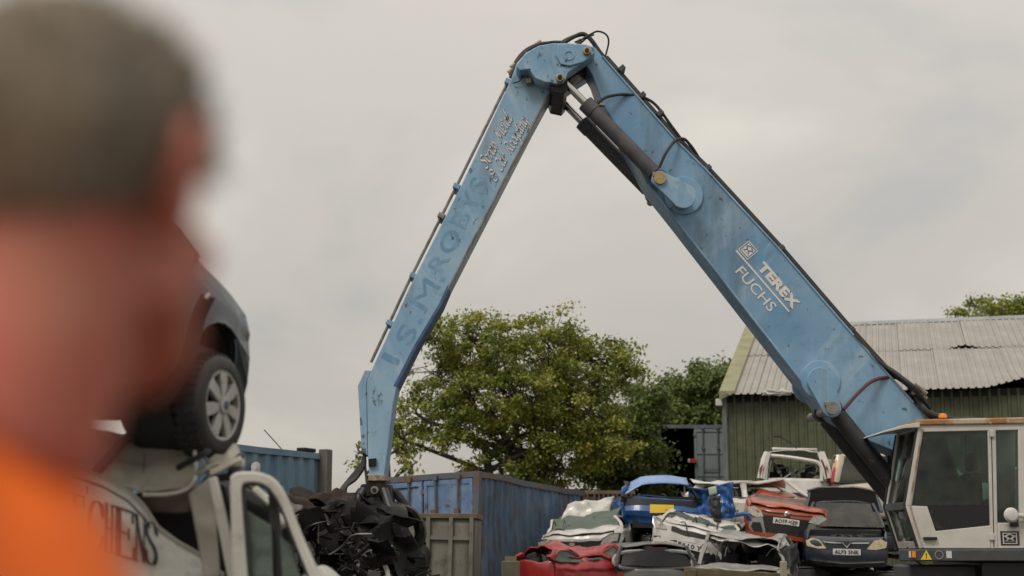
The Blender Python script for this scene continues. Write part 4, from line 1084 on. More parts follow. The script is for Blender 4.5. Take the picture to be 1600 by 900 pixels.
def car(name, label, loc, rot, L=3.9, W=1.66, H=1.45, belt=.92, nose=.78, cowl=.95, rfy=1.55, rry=.55, taily=.12, paintm='paint_white', crush=None, glassd=None,
        front=None, rear=None, bonnet_up=0, no_bonnet=False, wheels=(), hatch=True, roof=True, roofm=None, group=None, cat='car', sweep=.24, pillars='ABC', seats=True, arch=.36, bumperm=None, pillm=None, wfo=.74, creased=32, pill_d=.04):
    """car standing on its own z = 0, nose towards -y; cowl, rfy measured from the nose, rry, taily from the tail"""
    root = empty(name, loc, rot, label, cat, group)
    df = crush
    y0, y1 = -L / 2, L / 2; hw = W / 2
    yc, yrf, yrr, yt = y0 + cowl, y0 + rfy, y1 - rry, y1 - taily
    wf, wr = y0 + wfo, y1 - .66
    def halfw(y):
        t = abs(y) / (L / 2); return hw * (1 - .13 * max(0, (t - .45) / .55) ** 2)
    def ztop(y):
        if y < yc: t = (y - y0) / (yc - y0); return nose + (belt - nose) * t ** .75
        return belt + .03 * (y - yc) / L
    def zbot(y):
        z = .2
        for w_ in (wf, wr):
            d = arch ** 2 - (y - w_) ** 2
            if d > 0: z = max(z, .28 + math.sqrt(d))
        return z
    SECT = [(0, .95), (.12, .975), (.3, 1.0), (.55, 1.005), (.72, .985), (.8, .992), (1.0, .935)]
    ys = sorted(set([y0 + sweep + (L - 2 * sweep) * k / 30 for k in range(31)] + [wf - arch, wf + arch, wr - arch, wr + arch]))
    body = MB()
    for sx in (-1, 1):
        o = len(body.v)
        for y in ys:
            zb, zt = zbot(y), ztop(y)
            for t, f in SECT: 
                z = .2 + (zt - .2) * t; z = max(z, zb)
                body.v.append(Vector((sx * halfw(y) * f, y, z)))
        k = len(SECT)
        for i in range(len(ys) - 1):
            for j in range(k - 1):
                f = [o + i * k + j, o + (i + 1) * k + j, o + (i + 1) * k + j + 1, o + i * k + j + 1]
                body.f.append(f if sx > 0 else f[::-1])
    def cap(sgn):
        ye = y0 if sgn < 0 else y1; hwE = halfw(ye * (1 - sweep / (L / 2)))
        zt = ztop(ye - sgn * sweep) if sgn > 0 else ztop(y0 + sweep * .4)
        def fn(x, z, out=0.0):
            t = min(1.0, abs(x) / hwE); zz = (z - .2) / (zt - .2)
            bul = .05 * max(0, (zz - .45) / .55) ** 2 if sgn < 0 else .06 * max(0, (zz - .5) / .5)
            if sgn < 0 and zz > .88: bul += (zz - .88) * .7
            return Vector((x, ye - sgn * (sweep * t ** 2.6 + bul) + sgn * out, z))
        return fn, hwE, zt
    fp, hwF, ztF = cap(-1); rp, hwR, ztR = cap(1)
    for fn, hwE, zt, sg in ((fp, hwF, ztF, -1), (rp, hwR, ztR, 1)):
        def gfn(u, v):
            z = .2 + (zt - .2) * v
            i = 0
            while i < len(SECT) - 2 and SECT[i + 1][0] < v: i += 1
            a, b_ = SECT[i], SECT[i + 1]; f = a[1] + (b_[1] - a[1]) * (v - a[0]) / (b_[0] - a[0])
            x = (2 * u - 1) * hwE; p = fn(x, z); p.x = x * f; return p
        body.grid(gfn, 16, 12)
    body.build('body', paintm, root, deform=df, solid=.012, smooth=creased)
    MB().bx(-hw * .82, hw * .82, y0 + .34, y1 - .3, .24, belt * .55).build('dark_inner_box', 'trim_black', root, deform=df)  # dark box stops see-through, its colour stands for the shaded interior
    # bonnet
    bo = MB()
    cr_ = .05
    def bfn(u, v):
        y = y0 + .05 + (yc - y0 - .05) * v; x = (2 * u - 1)
        h_ = halfw(max(y, y0 + sweep)) * .935
        ysw = sweep * abs(x) ** 2.6 * (1 - v) 
        return Vector((x * h_, y + ysw, ztop(y + ysw * .5) + cr_ * (1 - x * x) * (.4 + .6 * v) + .004))
    bo.grid(bfn, 12, 8)
    if bonnet_up:
        hz = ztop(yc); Mb = Matrix.Translation((0, yc + .42, H - .20)) @ Matrix.Rotation(R(-bonnet_up), 4, 'X') @ Matrix.Translation((0, -yc, -hz))
        bo.v = [Mb @ v for v in bo.v]
    if not no_bonnet: 
        bon = bo.build('bonnet', paintm, root, deform=df, solid=.015, smooth=40)
        if bonnet_up:
            lin = MB(); lin.grid(lambda u, v: Mb @ (bfn(.04 + .92 * u, .03 + .94 * v) - Vector((0, 0, .022 + .012 * noise.noise(Vector((u * 6, v * 6, 2)))))), 14, 9)
            lin.build('bonnet_lining', mat('lining_black', (.006, .006, .006), .9, spec=.1, rvar=0), bon, deform=df)
            lip = MB(); lip.tube([Mb @ (bfn(u / 12, .02) - Vector((0, 0, .02))) for u in range(13)], .022, 6); lip.build('bonnet_lip', 'bare_metal', bon, deform=df)
    if bonnet_up or no_bonnet:
        en = MB(); rn = random.Random(len(label))
        for k in range(26):
            x = rn.uniform(-hwF * .75, hwF * .75); y = rn.uniform(y0 + .3, yc - .1); s_ = rn.uniform(.05, .16)
            en.bx(x - s_, x + s_, y - s_ * .8, y + s_ * .8, .4, ztop(y) - rn.uniform(.06, .2), None)
        for k in range(8):
            x = rn.uniform(-.5, .5); en.tube(spline([(x, y0 + .3, .6), (x + rn.uniform(-.3, .3), y0 + .5, .78), (x + rn.uniform(-.4, .4), yc - .1, .7)], 4), .02, 6)
        en.build('engine_bay', 'trim_black', root, deform=df, bevel=.01)
    # greenhouse
    bw, rw = hw * .915, hw * .72
    zb_ = belt + .01
    def prow(y, t, sx):   # point on the side of the greenhouse at height fraction t
        return Vector((sx * (bw + (rw - bw) * t ** 1.2), y, zb_ + (H - .05 - zb_) * t))
    pm = pillm or paintm
    def pillar(ya, yb, w, d, sx, nm='pillar'):
        P = [prow(ya + (yb - ya) * t, t, sx) for t in (0, .33, .66, 1)]
        MB().tube(P, [(d, w)] * 4, 6, flat=(1, 0, 0)).build(nm, pm, root, deform=df)
    ym = (yc + yt) / 2 + .05
    for sx in (-1, 1):
        if 'A' in pillars: pillar(yc, yrf, .045, .035, sx)
        if 'B' in pillars: pillar(ym, ym + .06, .06, .025, sx)
        if 'C' in pillars: pillar(yt - .02, yrr, .10 if hatch else .08, pill_d, sx)
        MB().tube([prow(yrf + (yrr - yrf) * k / 6, 1, sx) + Vector((0, 0, .0)) for k in range(7)], (.035, .035) if False else .036, 6).build('roof_rail', pm, root, deform=df)
        MB().tube([(sx * bw * 1.0, yc + (yt - yc) * k / 8, zb_ - .015) for k in range(9)], .03, 6).build('window_sill', 'trim_black', root, deform=df)
    if roof:
        MB().grid(lambda u, v: ((2 * u - 1) * rw, yrf + (yrr - yrf) * v - .08 * (1 - (2 * u - 1) ** 2) * (1 - v) + .05 * (1 - (2 * u - 1) ** 2) * v, H - .05 + .055 * (1 - (2 * u - 1) ** 2) + .03 * math.sin(math.pi * v)), 12, 12).build('roof', roofm or paintm, root, deform=df, solid=.018)
    glassd = glassd or {}
    if 'w' in glassd:
        MB().grid(lambda u, v: Vector(((2 * u - 1) * (bw + (rw - bw) * v) * .96, yc + (yrf - yc) * v - .10 * (1 - (2 * u - 1) ** 2), zb_ + .02 + (H - .06 - zb_) * v + .02 * (1 - (2 * u - 1) ** 2) * v)), 12, 8).build('windscreen', glassd['w'], root, deform=df)
    if 'r' in glassd:
        MB().grid(lambda u, v: Vector(((2 * u - 1) * (bw + (rw - bw) * v) * .9, yt + (yrr - yt) * v + .06 * (1 - (2 * u - 1) ** 2), zb_ + .05 + (H - .12 - zb_) * v)), 10, 6).build('rear_window', glassd['r'], root, deform=df)
    if 's' in glassd:
        for sx in (-1, 1):
            for ya, yb, yc_, yd in ((yc + .08, ym - .05, yrf + .05, ym), (ym + .06, yt - .08, ym + .1, yrr - .05)):
                MB().grid(lambda u, v: prow((ya + (yb - ya) * u) * (1 - v) + (yc_ + (yd - yc_) * u) * v, .04 + .92 * v, sx) * 1.0, 5, 4).build('side_window', glassd['s'], root, deform=df)
    if seats:
        for sx in (-.36, .36):
            for y in (ym - .25, ym + .65):
                s_ = MB(); s_.bx(sx - .22, sx + .22, y - .05, y + .1, belt * .5, belt + .22); s_.bx(sx - .12, sx + .12, y - .02, y + .08, belt + .2, belt + .4)
                s_.build('seat', 'seat_cloth', root, deform=df, bevel=.03)
        MB().bx(-bw * .95, bw * .95, yc - .05, yc + .22, belt - .25, belt - .01).build('dashboard', 'trim_black', root, deform=df, bevel=.03)
    def piece(nm, fn, pts, m, out=.006, th=.02, parent=root):
        """flat piece lying on the front (or rear) of the car"""
        n = len(pts); b = MB()
        A = [fn(p[0], p[1], out) for p in pts]; B = [fn(p[0], p[1], out - th) for p in pts]
        b.add(A + B, [list(range(n)), list(range(2 * n - 1, n - 1, -1))] + [[i, i + n, (i + 1) % n + n, (i + 1) % n] for i in range(n)])
        return b.build(nm, m, parent, deform=df, bevel=0)
    def strip(nm, fn, x0, x1, z0, z1, m, out=.02, th=.04, parent=root, n=14, bul=0.0):
        b = MB(); A = []
        zc = lambda z, u: z(u) if callable(z) else z
        for k in range(n + 1):
            u = k / n; x = x0 + (x1 - x0) * u; a, c = zc(z0, u), zc(z1, u)
            q = [fn(x, a, out - th), fn(x, a, out), fn(x, (a + c) / 2, out + bul), fn(x, c, out), fn(x, c, out - th)]
            b.v += q
        for k in range(n):
            for j in range(4): b.f.append([k * 5 + j, k * 5 + j + 1, k * 5 + 6 + j, k * 5 + 5 + j])
        b.f.append([0, 1, 2, 3, 4]); b.f.append([n * 5 + j for j in range(5)][::-1])
        return b.build(nm, m, parent, deform=df)
    def nplate(fn, s, z, sg, m, x=0, w=.50, h=.11, out=.05):
        pl = strip('number_plate', fn, x - w / 2, x + w / 2, z, z + h, m, out=out, th=.02, n=4)
        if s:
            yy = fn(x, z + h / 2, out + .004).y
            M = frame((x + sg * (w * .44), yy, z + h * .17), (-sg, 0, 0), (0, 0, 1))
            text_mesh('plate_lettering', s, .1, M, 'plate_black', pl, bold=.002, fit=(w * .88, h * .66), depth=.001, deform=df)
    if front: front(piece, strip, fp, hwF, ztF, nplate, root)
    if rear: rear(piece, strip, rp, hwR, ztR, nplate, root)
    for (sx, fr) in wheels:
        wheel(root, sx * (hw - .13), wf if fr else wr, .3)
    return root

def crusher(zs, k=.35, amp=.06, sc=1.6, seed=0, sag=None, skew=(0, 0)):
    """above zs the height shrinks by k; everything crumples by noise"""
    def f(v):
        v = Vector(v); z = v.z
        if z > zs: z = zs + (z - zs) * k
        q = nv(v, sc, seed); q2 = nv(v, sc * 2.7, seed + 9)
        a = amp * (0.35 + min(1.4, max(0, (v.z - zs + .3)) * 1.6))
        w = Vector((v.x + q.x * a + skew[0] * max(0, v.z - zs), v.y + q.y * a + skew[1] * max(0, v.z - zs), z + q.z * a * .9))
        w += q2 * a * .35
        rg = 1 - 2 * abs(noise.noise(Vector((v.x * sc * 1.4 + seed, v.y * sc * 1.4, v.z * sc * 1.4))))
        w.z += rg * a * .35; w.x += rg * a * .25 * (1 if v.x > 0 else -1)
        if sag: w.z -= sag(v)
        return w
    return f

def mirror(pts): return [(-x, z) for x, z in pts][::-1]

# ---- white people carrier on top, tail to the camera
def rear_mpv(piece, strip, rp, hw, zt, nplate, root):
    for s in (1, -1):
        pts = [(s * hw * .98, .80), (s * hw * .80, .80), (s * hw * .82, .98), (s * hw * .97, .98)]
        piece('tail_lamp', rp, pts, 'lamp_clear', .02, .05)
        bx_ = MB(); bx_.tube([(s * hw * .99, 1.86, .98), (s * hw * .95, 1.82, 1.2), (s * hw * .84, 1.74, 1.42)], [(.06, .06)] * 3, 6); bx_.build('high_tail_lamp', 'lamp_dark_red', root)
    strip('bumper', rp, -hw * .98, hw * .98, .28, .50, 'paint_white', .06, .08, bul=.03)
    strip('plate_recess', rp, -.36, .36, .56, .66, 'trim_black', .012, .03)
    b = MB(); b.tube([(0, 1.83, .80), (0, 1.83, .88)], .035, 8); b.build('badge', 'chrome', root)
    # tailgate frame hanging askew around the empty window
    fr = MB(); P = [(-.62, 1.80, .93), (-.60, 1.74, 1.30), (-.30, 1.72, 1.42), (.60, 1.66, 1.52), (.62, 1.74, 1.30), (.66, 1.80, .93)]
    fr.tube(spline(P, 5), .045, 6); fr.build('tailgate_frame', 'paint_white', root)
    b = MB(); b.tube([(-.5, -.6, 1.66), (-.5, 1.2, 1.70), (.5, 1.2, 1.72), (.5, -.6, 1.66)], .028, 6); b.build('roof_bar', 'paint_white', root)
    b = MB(); b.tube(spline([(-.05, 1.2, 1.72), (.10, 1.2, 1.86), (.35, 1.2, 2.0)], 5), .018, 5); b.bx(.28, .48, 1.18, 1.24, 1.97, 2.02); b.build('bent_wiper', 'trim_black', root)
    b = MB(); rn = random.Random(4)
    for k in range(9): 
        a = Vector((rn.uniform(-.5, .4), 1.3, rn.uniform(1.0, 1.15))); b.tube(spline([a, a + Vector((rn.uniform(-.2, .2), .1, rn.uniform(.1, .3))), a + Vector((rn.uniform(-.4, .4), .2, rn.uniform(-.1, .25)))], 4), .022, 5)
    b.build('cabin_debris', 'bare_metal', root)
p = at(1237, 702, 33)
car('people_carrier', 'white people carrier wreck with no rear glass, high on the pile by the barn', (p.x + .42, 33 + 1.75, p.z - 1.66), (0, R(-1), R(167)), L=3.9, W=1.66, H=1.64, belt=.96, nose=.9, cowl=.75, rfy=1.25, rry=.28, taily=.10,
    paintm='paint_white', rear=rear_mpv, glassd={'s': 'car_glass_dark'}, pillars='ABC', pill_d=.10, crush=crusher(1.0, .97, .025, 1.5, 3))

# ---- cream off-roader, side on
def rear_suv(piece, strip, rp, hw, zt, nplate, root):
    for s in (1, -1):
        b = MB(); b.tube([(s * .80, 2.10, 1.02), (s * .76, 2.06, 1.2), (s * .70, 2.0, 1.34)], [(.05, .07)] * 3, 6); b.build('tail_lamp', 'lamp_red', root)
        b = MB(); b.tube([(s * .70, 2.0, 1.35), (s * .64, 1.94, 1.52)], [(.05, .07)] * 2, 6); b.build('indicator', 'lamp_amber', root)
    strip('bumper', rp, -hw, hw, .36, .56, 'paint_cream', .09, .1, bul=.03)
    M = Matrix.Translation((0, 2.30, .92)) @ Matrix.Rotation(R(-90), 4, 'X')
    w = MB().lathe([(.05, -.12), (.30, -.12), (.33, -.06), (.33, .06), (.30, .12), (.05, .13)], 28, M).build('spare_wheel_cover', 'paint_cream', root)
    MB().lathe([(.05, -.135), (.32, -.135), (.345, -.10), (.345, -.02), (.33, -.02)], 28, M).build('spare_tyre', 'rubber', w)
    piece('reflector', rp, [(.55, .50), (.75, .50), (.75, .58), (.55, .58)], 'lamp_red', .10, .02)
p = at(1292, 706, 32.5)
car('off_roader', 'cream off-roader wreck side on, behind the black lift cylinder', (p.x + 2.28, 32.5 + .85, p.z - 1.72), (R(0), R(1), R(90 - 3)), L=4.4, W=1.74, H=1.70, belt=1.02, nose=.92, cowl=1.25, rfy=1.9, rry=.34, taily=.14,
    paintm='paint_cream', rear=rear_suv, glassd={'s': 'car_glass', 'w': 'car_glass', 'r': 'car_glass'}, wheels=((-1, 1), (-1, 0), (1, 1), (1, 0)), arch=.40, crush=crusher(1.2, .97, .015, 1.2, 8))

# ---- orange hatchback, nose to the camera
def front_orange(piece, strip, fp, hw, zt, nplate, root):
    strip('grille', fp, -.45, .45, .30, .64, 'trim_black', .012, .03)
    strip('bonnet_gap', fp, -.50, .50, lambda u: .715 - .03 * math.sin(math.pi * u), lambda u: .74 - .03 * math.sin(math.pi * u), 'trim_black', .016, .03)
    for s in (1, -1):
        q = (lambda pts: [(s * x, z) for x, z in (pts if s > 0 else pts[::-1])])
        piece('headlamp', fp, q([(.44, .60), (.62, .58), (.78, .63), (.80, .74), (.66, .77), (.52, .72)]), 'lamp_clear', .03, .05)
        piece('fog_lamp_surround', fp, q([(.36, .26), (.62, .24), (.72, .34), (.72, .52), (.60, .58), (.46, .58)]), 'paint_silver', .022, .04)
        piece('fog_lamp_opening', fp, q([(.43, .29), (.60, .28), (.67, .36), (.66, .46), (.50, .48)]), 'trim_black', .036, .03)
        piece('side_lamp', fp, q([(.80, .36), (.84, .36), (.84, .42), (.80, .42)]), 'lamp_clear', .03, .02)
    strip('lower_lip', fp, -hw * .96, hw * .96, .20, .27, 'paint_orange', .03, .05)
    nplate(fp, 'AO59 HZP', .50, -1, 'plate_white', w=.52, h=.115, out=.03)
    q = fp(0, .72, .04); MB().lathe([(.01, 0), (.05, 0), (.055, .015), (.03, .03), (.01, .03)], 14, Matrix.Translation(q) @ Matrix.Rotation(R(90), 4, 'X')).build('badge', 'chrome', root)
p = at(1226, 797, 29.3)
car('hatchback', 'orange hatchback with crushed roof and shattered windscreen, nose to camera', (p.x + .30, 29.3 + 1.95, p.z - .66), (R(4), R(8.5), R(-10)), L=3.9, W=1.72, H=1.5, belt=.94, nose=.78, cowl=.85, rfy=1.5, paintm='paint_orange', front=front_orange,
    glassd={'w': 'cracked_glass', 's': 'cracked_glass'}, crush=crusher(.90, .14, .06, 2.0, 4))
# ---- dark blue car with its bonnet up
def front_dark(piece, strip, fp, hw, zt, nplate, root):
    strip('grille', fp, -.40, .40, .60, .70, 'trim_black', .012, .03)
    strip('grille_bar', fp, -.42, -.07, lambda u: .66 - .01 * u, lambda u: .685 - .01 * u, 'chrome', .03, .03, n=6)
    strip('grille_bar', fp, .07, .42, lambda u: .65 + .01 * u, lambda u: .675 + .01 * u, 'chrome', .03, .03, n=6)
    b = MB(); A, B, C_ = fp(-.09, .68, .04), fp(0, .58, .05), fp(.09, .68, .04); b.tube([A, B, C_], .016, 6); b.build('badge', 'bare_metal', root)
    for s in (1, -1):
        q = (lambda pts: [(s * x, z) for x, z in (pts if s > 0 else pts[::-1])])
        piece('headlamp', fp, q([(.38, .55), (.56, .54), (.76, .58), (.78, .68), (.66, .74), (.52, .71)]), 'lamp_yellowed', .03, .06)
    strip('bumper', fp, -hw, hw, .30, .53, 'paint_darkblue', .05, .07, bul=.025)
    strip('bumper_strip', fp, -hw * .93, hw * .93, lambda u: .27 + .03 * abs(2 * u - 1), lambda u: .295 + .03 * abs(2 * u - 1), 'chrome', .075, .03)
    nplate(fp, 'ALF8 BNK' if False else 'ALF3 5NK', .44, -1, 'plate_white', w=.52, h=.115, out=.085)
p = at(1323, 862, 28.2)
car('saloon_car', 'dark blue car with raised bonnet and yellowed headlamps, nose to camera', (p.x + .38, 28.2 + 2.0, p.z - .36), (R(4), R(1.5), R(-11)), L=4.0, W=1.68, H=1.42, belt=.90, nose=.74, cowl=1.05, rfy=1.75, paintm='paint_darkblue', front=front_dark,
    bonnet_up=156, glassd={'w': 'car_glass', 's': 'car_glass_dark'}, crush=crusher(1.2, .9, .02, 1.5, 6))
# ---- blue hatchback, tail to the camera
def rear_blue(piece, strip, rp, hw, zt, nplate, root):
    strip('bumper', rp, -hw * .98, hw * .98, lambda u: .34 + .04 * abs(2 * u - 1) ** 2, .56, 'paint_blue', .07, .1, bul=.03)
    strip('bumper_top', rp, -hw * .96, hw * .96, .565, .70, 'trim_black', .05, .1)
    strip('rear_sill', rp, -hw * .8, hw * .8, .69, .74, 'trim_black', -.10, .05)
    MB().bx(-.7, .7, -1.2, 1.62, .5, .76).build('boot_floor', 'trim_black', root)
    nplate(rp, 'KV03 LZF' if False else '', .42, 1, 'plate_yellow', w=.52, h=.17, out=.12)
    strip('diffuser', rp, -hw * .8, hw * .8, .12, .33, 'trim_black', .0, .1)
def crush_blue(v):
    v = crusher(.72, .5, .07, 1.8, 12)(v)
    return v
p = at(1034, 795, 29.6)
blue = car('hatchback', 'blue hatchback wreck with yellow number plate, tail to camera on top of the pile', (p.x, 29.6 - 1.8, p.z - .45), (R(-2), 0, R(180)), L=3.6, W=1.66, H=1.3, belt=.70, nose=.66, paintm='paint_blue', rear=rear_blue, roof=False, crush=crush_blue, pillars='C', seats=False, sweep=.2, pillm='trim_black')
blue.location.y = 29.6 + 1.8
def crumpled(nm, parent, corner, du, dv, amp, seed, m, nu=14, nv_=12, sc=3.0, bow=0.0, solid=.012, smooth=18):
    """buckled sheet spanned by two vectors"""
    c = Vector(corner); du = Vector(du); dv = Vector(dv); n = du.cross(dv).normalized()
    def fn(u, v):
        p = c + du * u + dv * v
        a = noise.noise(p * sc + Vector((seed, seed * 2, 0))); b_ = noise.noise(p * sc * 2.3 + Vector((0, seed, seed)))
        rg = (1 - abs(a) * 2) * .6 + b_ * .4
        w = nv(p, sc * .8, seed)
        return p + n * (rg * amp + bow * math.sin(math.pi * u) * math.sin(math.pi * v)) + w * amp * .5
    return MB().grid(fn, nu, nv_).build(nm, m, parent, solid=solid, smooth=smooth)
# its roof and tailgate torn up above the boot (car-local: y+ is the tail, x flips because the car faces away)
def roofy(u, v):
    x = .78 - 1.36 * u
    return (x, 1.25 + .4 * v, 1.10 + .13 * math.sin(u * 2.3) - .05 * u + .16 * u * 0 - .16 * v - (.16 * max(0, 1 - u * 3.5)) + .02 * noise.noise(Vector((u * 5, v * 5, 3))))
MB().grid(roofy, 14, 5).build('torn_roof', 'paint_skyblue', blue, solid=.02, smooth=25)
MB().tube([(-.50, 1.6, .78), (-.50, 1.5, 1.02)], .016, 5).build('strut', 'bare_metal', blue)
MB().tube(spline([(.74, 1.55, .72), (.78, 1.55, .86), (.70, 1.5, .96)], 5), .05, 6).build('bent_pillar', 'paint_blue', blue)
crumpled('side_panel', blue, (-.60, 1.6, .35), (-.75, .15, -.02), (.05, -.1, .62), .17, 3.3, 'paint_blue', sc=3.2, nu=24, nv_=22)
crumpled('side_panel', blue, (-1.15, 1.75, .30), (-.38, .05, .05), (.04, -.05, .68), .18, 7.7, 'paint_blue', sc=3.6, nu=20, nv_=22)
crumpled('door_lining', blue, (-1.02, 1.82, .18), (-.22, .05, .02), (.03, -.02, .55), .12, 2.1, 'trim_black', sc=3.8)
crumpled('torn_label', blue, (-.98, 1.86, .78), (-.16, .02, .04), (.02, -.02, .16), .02, 1.1, mat('pale_green', (.34, .42, .30), .6), 4, 4)
MB().tube(spline([(-1.55, 1.7, .38), (-1.75, 1.8, .40), (-1.88, 1.8, .18), (-1.90, 1.8, .02)], 5), .045, 6).build('loose_seal', 'paint_blue', blue)

# ---- white car, front three-quarter, at the left of the pile
def front_silver(piece, strip, fp, hw, zt, nplate, root):
    strip('grille', fp, -.62, .46, lambda u: .56 - .02 * u, lambda u: .66 + .0 * u, 'trim_black', .014, .03)
    for s in (1, -1):
        q = (lambda pts: [(s * x, z) for x, z in (pts if s > 0 else pts[::-1])])
        piece('headlamp', fp, q([(.44, .56), (.78, .58), (.82, .72), (.66, .72), (.48, .66)]), 'lamp_clear', .03, .05)
        piece('headlamp_rim', fp, q([(.42, .54), (.80, .56), (.84, .74), (.65, .745), (.46, .68)]), 'trim_black', .02, .04)
    strip('bumper', fp, -hw * .98, hw * .98, .26, .53, 'paint_white', .05, .07, bul=.03)
    strip('air_intake', fp, -.5, .5, .27, .36, 'trim_black', .085, .03)
    q = fp(-.1, .61, .04); MB().lathe([(.01, 0), (.06, 0), (.06, .02), (.01, .02)], 14, Matrix.Translation(q) @ Matrix.Rotation(R(90), 4, 'X') @ Matrix.Diagonal((1, .6, 1, 1))).build('badge', 'chrome', root)
p = at(938, 845, 28.3)
sil = car('hatchback', 'white car with crumpled bonnet and clear headlamp, left of the pile beside the container', (p.x, 28.3 + 1.9, p.z - .60), (R(2), R(-5), R(-12)), L=3.9, W=1.66, H=1.4, belt=.92, nose=.78, paintm='paint_white', front=front_silver, glassd={'w': 'cracked_glass'}, creased=15, crush=crusher(.80, .42, .10, 1.8, 15))
crumpled('folded_roof', sil, (-.55, -.65, .92), (1.0, .3, .12), (.15, .3, .46), .14, 5.5, 'paint_white', sc=2.4)
crumpled('shattered_glass', sil, (-.1, -.75, .92), (.75, .1, .12), (.1, .25, .22), .06, 9.5, 'cracked_glass', sc=3)
# ---- white car with the visible front plate
def front_ea(piece, strip, fp, hw, zt, nplate, root):
    strip('grille', fp, -.40, .45, .60, .69, 'trim_black', .014, .03)
    strip('lower_grille', fp, -.55, .55, lambda u: .22, lambda u: .50 - .12 * abs(2 * u - 1) ** 2, 'trim_black', .055, .05)
    strip('bumper', fp, -hw * .98, hw * .98, .24, .58, 'paint_white', .04, .06, bul=.02)
    for s in (1, -1):
        q = (lambda pts: [(s * x, z) for x, z in (pts if s > 0 else pts[::-1])])
        piece('headlamp', fp, q([(.48, .62), (.72, .58), (.80, .66), (.80, .76), (.62, .74)]), 'lamp_clear', .03, .05)
        piece('fog_lamp', fp, q([(.56, .36), (.72, .36), (.76, .46), (.62, .48)]), 'trim_black', .055, .03)
    nplate(fp, 'EA10 YHK' if False else 'EA10 Y', .36, -1, 'plate_white', w=.50, h=.13, out=.085)
p = at(1101, 848, 28.0)
ea = car('hatchback', 'white car with number plate tilted down to the right, under the blue wreck', (p.x + .1, 28.0 + 1.9, p.z - .42), (R(2), R(13), R(-14)), L=3.8, W=1.66, H=1.4, belt=.90, nose=.76, paintm='paint_white', front=front_ea, creased=15, crush=crusher(.76, .22, .09, 1.8, 25), glassd={'w': 'cracked_glass'})
crumpled('buckled_bonnet', ea, (-.5, -1.75, .78), (1.3, .0, -.02), (.0, .6, .08), .09, 12.5, 'paint_white', sc=2.2)
# ---- grey hatchback at the bottom, tail to the camera
def rear_grey(piece, strip, rp, hw, zt, nplate, root):
    strip('bumper', rp, -hw * .98, hw * .98, .28, .52, 'paint_grey', .06, .08, bul=.03)
    for s in (1, -1):
        pts = [(s * hw * .98, .62), (s * hw * .78, .62), (s * hw * .80, .84), (s * hw * .96, .84)]
        piece('tail_lamp', rp, pts, 'lamp_red', .02, .05)
    MB().bx(-.24, .16, 1.52, 1.58, 1.235, 1.275).build('brake_lamp', 'lamp_red', root)
    b = MB(); b.tube([(0, 1.1, 1.36), (0, 1.2, 1.50)], .012, 5); b.build('aerial', 'trim_black', root)
    fr = MB(); fr.tube(spline([(-.66, 1.78, .92), (-.58, 1.66, 1.18), (.58, 1.66, 1.18), (.66, 1.78, .92), (-.66, 1.78, .92)], 6), .035, 6); fr.build('rear_window_frame', 'paint_silver', root)
p = at(1012, 848, 27.0)
car('hatchback', 'grey hatchback low in the pile, its roof and dark rear window facing camera', (p.x, 27.0 + 1.2, p.z - 1.36), (R(0), 0, R(183)), L=3.8, W=1.64, H=1.33, belt=.88, nose=.76, rry=.30, taily=.10, paintm='paint_grey', rear=rear_grey, glassd={'r': 'tinted_glass', 's': 'car_glass_dark'}, crush=crusher(1.0, .95, .04, 1.6, 31))
# ---- silver car with caved-in roof
p = at(1160, 832, 25.6)
sv = car('hatchback', 'silver car with caved-in creased roof and empty windscreen, bottom right of the pile', (p.x + .35, 25.6 + 1.9, p.z - 1.40), (0, R(2), R(-16)), L=3.9, W=1.68, H=1.38, belt=.78, nose=.70, cowl=1.0, rfy=1.55, paintm='paint_silver', creased=15, crush=crusher(.8, .95, .10, 1.5, 41, sag=lambda v: (.10 * max(0, 1 - abs(v.x - .35) * 2)) if v.z > 1.2 else 0), seats=True)
crumpled('torn_door', sv, (.72, -.5, .5), (.2, .9, .1), (-.1, .2, .62), .12, 15.1, 'trim_black', sc=3)
crumpled('caved_roof', sv, (-.62, -.55, 1.22), (1.28, .1, -.10), (.05, .9, .12), .13, 33.1, 'paint_silver', sc=1.8, nu=24, nv_=18)
# ---- red car, bottom left of the pile
p = at(884, 854, 25.4)
red = car('hatchback', 'crushed red car at the bottom left of the pile', (p.x + .25, 25.4 + 1.35, p.z - 1.16), (0, R(2), R(128)), L=3.0, W=1.62, H=1.36, belt=.86, nose=.74, cowl=.6, rfy=1.0, rry=.5, paintm='paint_red', creased=15, crush=crusher(.84, .52, .10, 1.7, 51, sag=lambda v: .22 * max(0, 1 - abs(v.y - .1) * 2.2) if v.z > 1.05 else 0), glassd={'s': 'cracked_glass', 'w': 'cracked_glass'}, wheels=())
red.scale = (.82, .82, 1)
crumpled('folded_roof', red, (-.8, -.75, .98), (.1, 1.5, .02), (.8, .1, .16), .12, 6.1, 'paint_red', sc=2.4)
# ---- white crushed car, side on, right of the blue crumple
p = at(1140, 752, 31.2)
wh = car('hatchback', 'white car with flattened peaked roof, side on between blue and orange wrecks', (p.x + .9, 31.2 + .85, p.z - 1.24), (0, R(3), R(83)), L=3.8, W=1.62, H=1.42, belt=.84, nose=.72, paintm='paint_white', creased=15, crush=crusher(.86, .62, .07, 1.6, 61))
crumpled('peaked_roof', wh, (-.86, .6, 1.10), (.1, .95, .10), (.55, .1, .10), .08, 8.8, 'paint_white', sc=2)
crumpled('shattered_glass', wh, (-.95, .6, .55), (.1, 1.0, -.05), (-.35, .1, -.35), .08, 19.8, 'cracked_glass', sc=3)

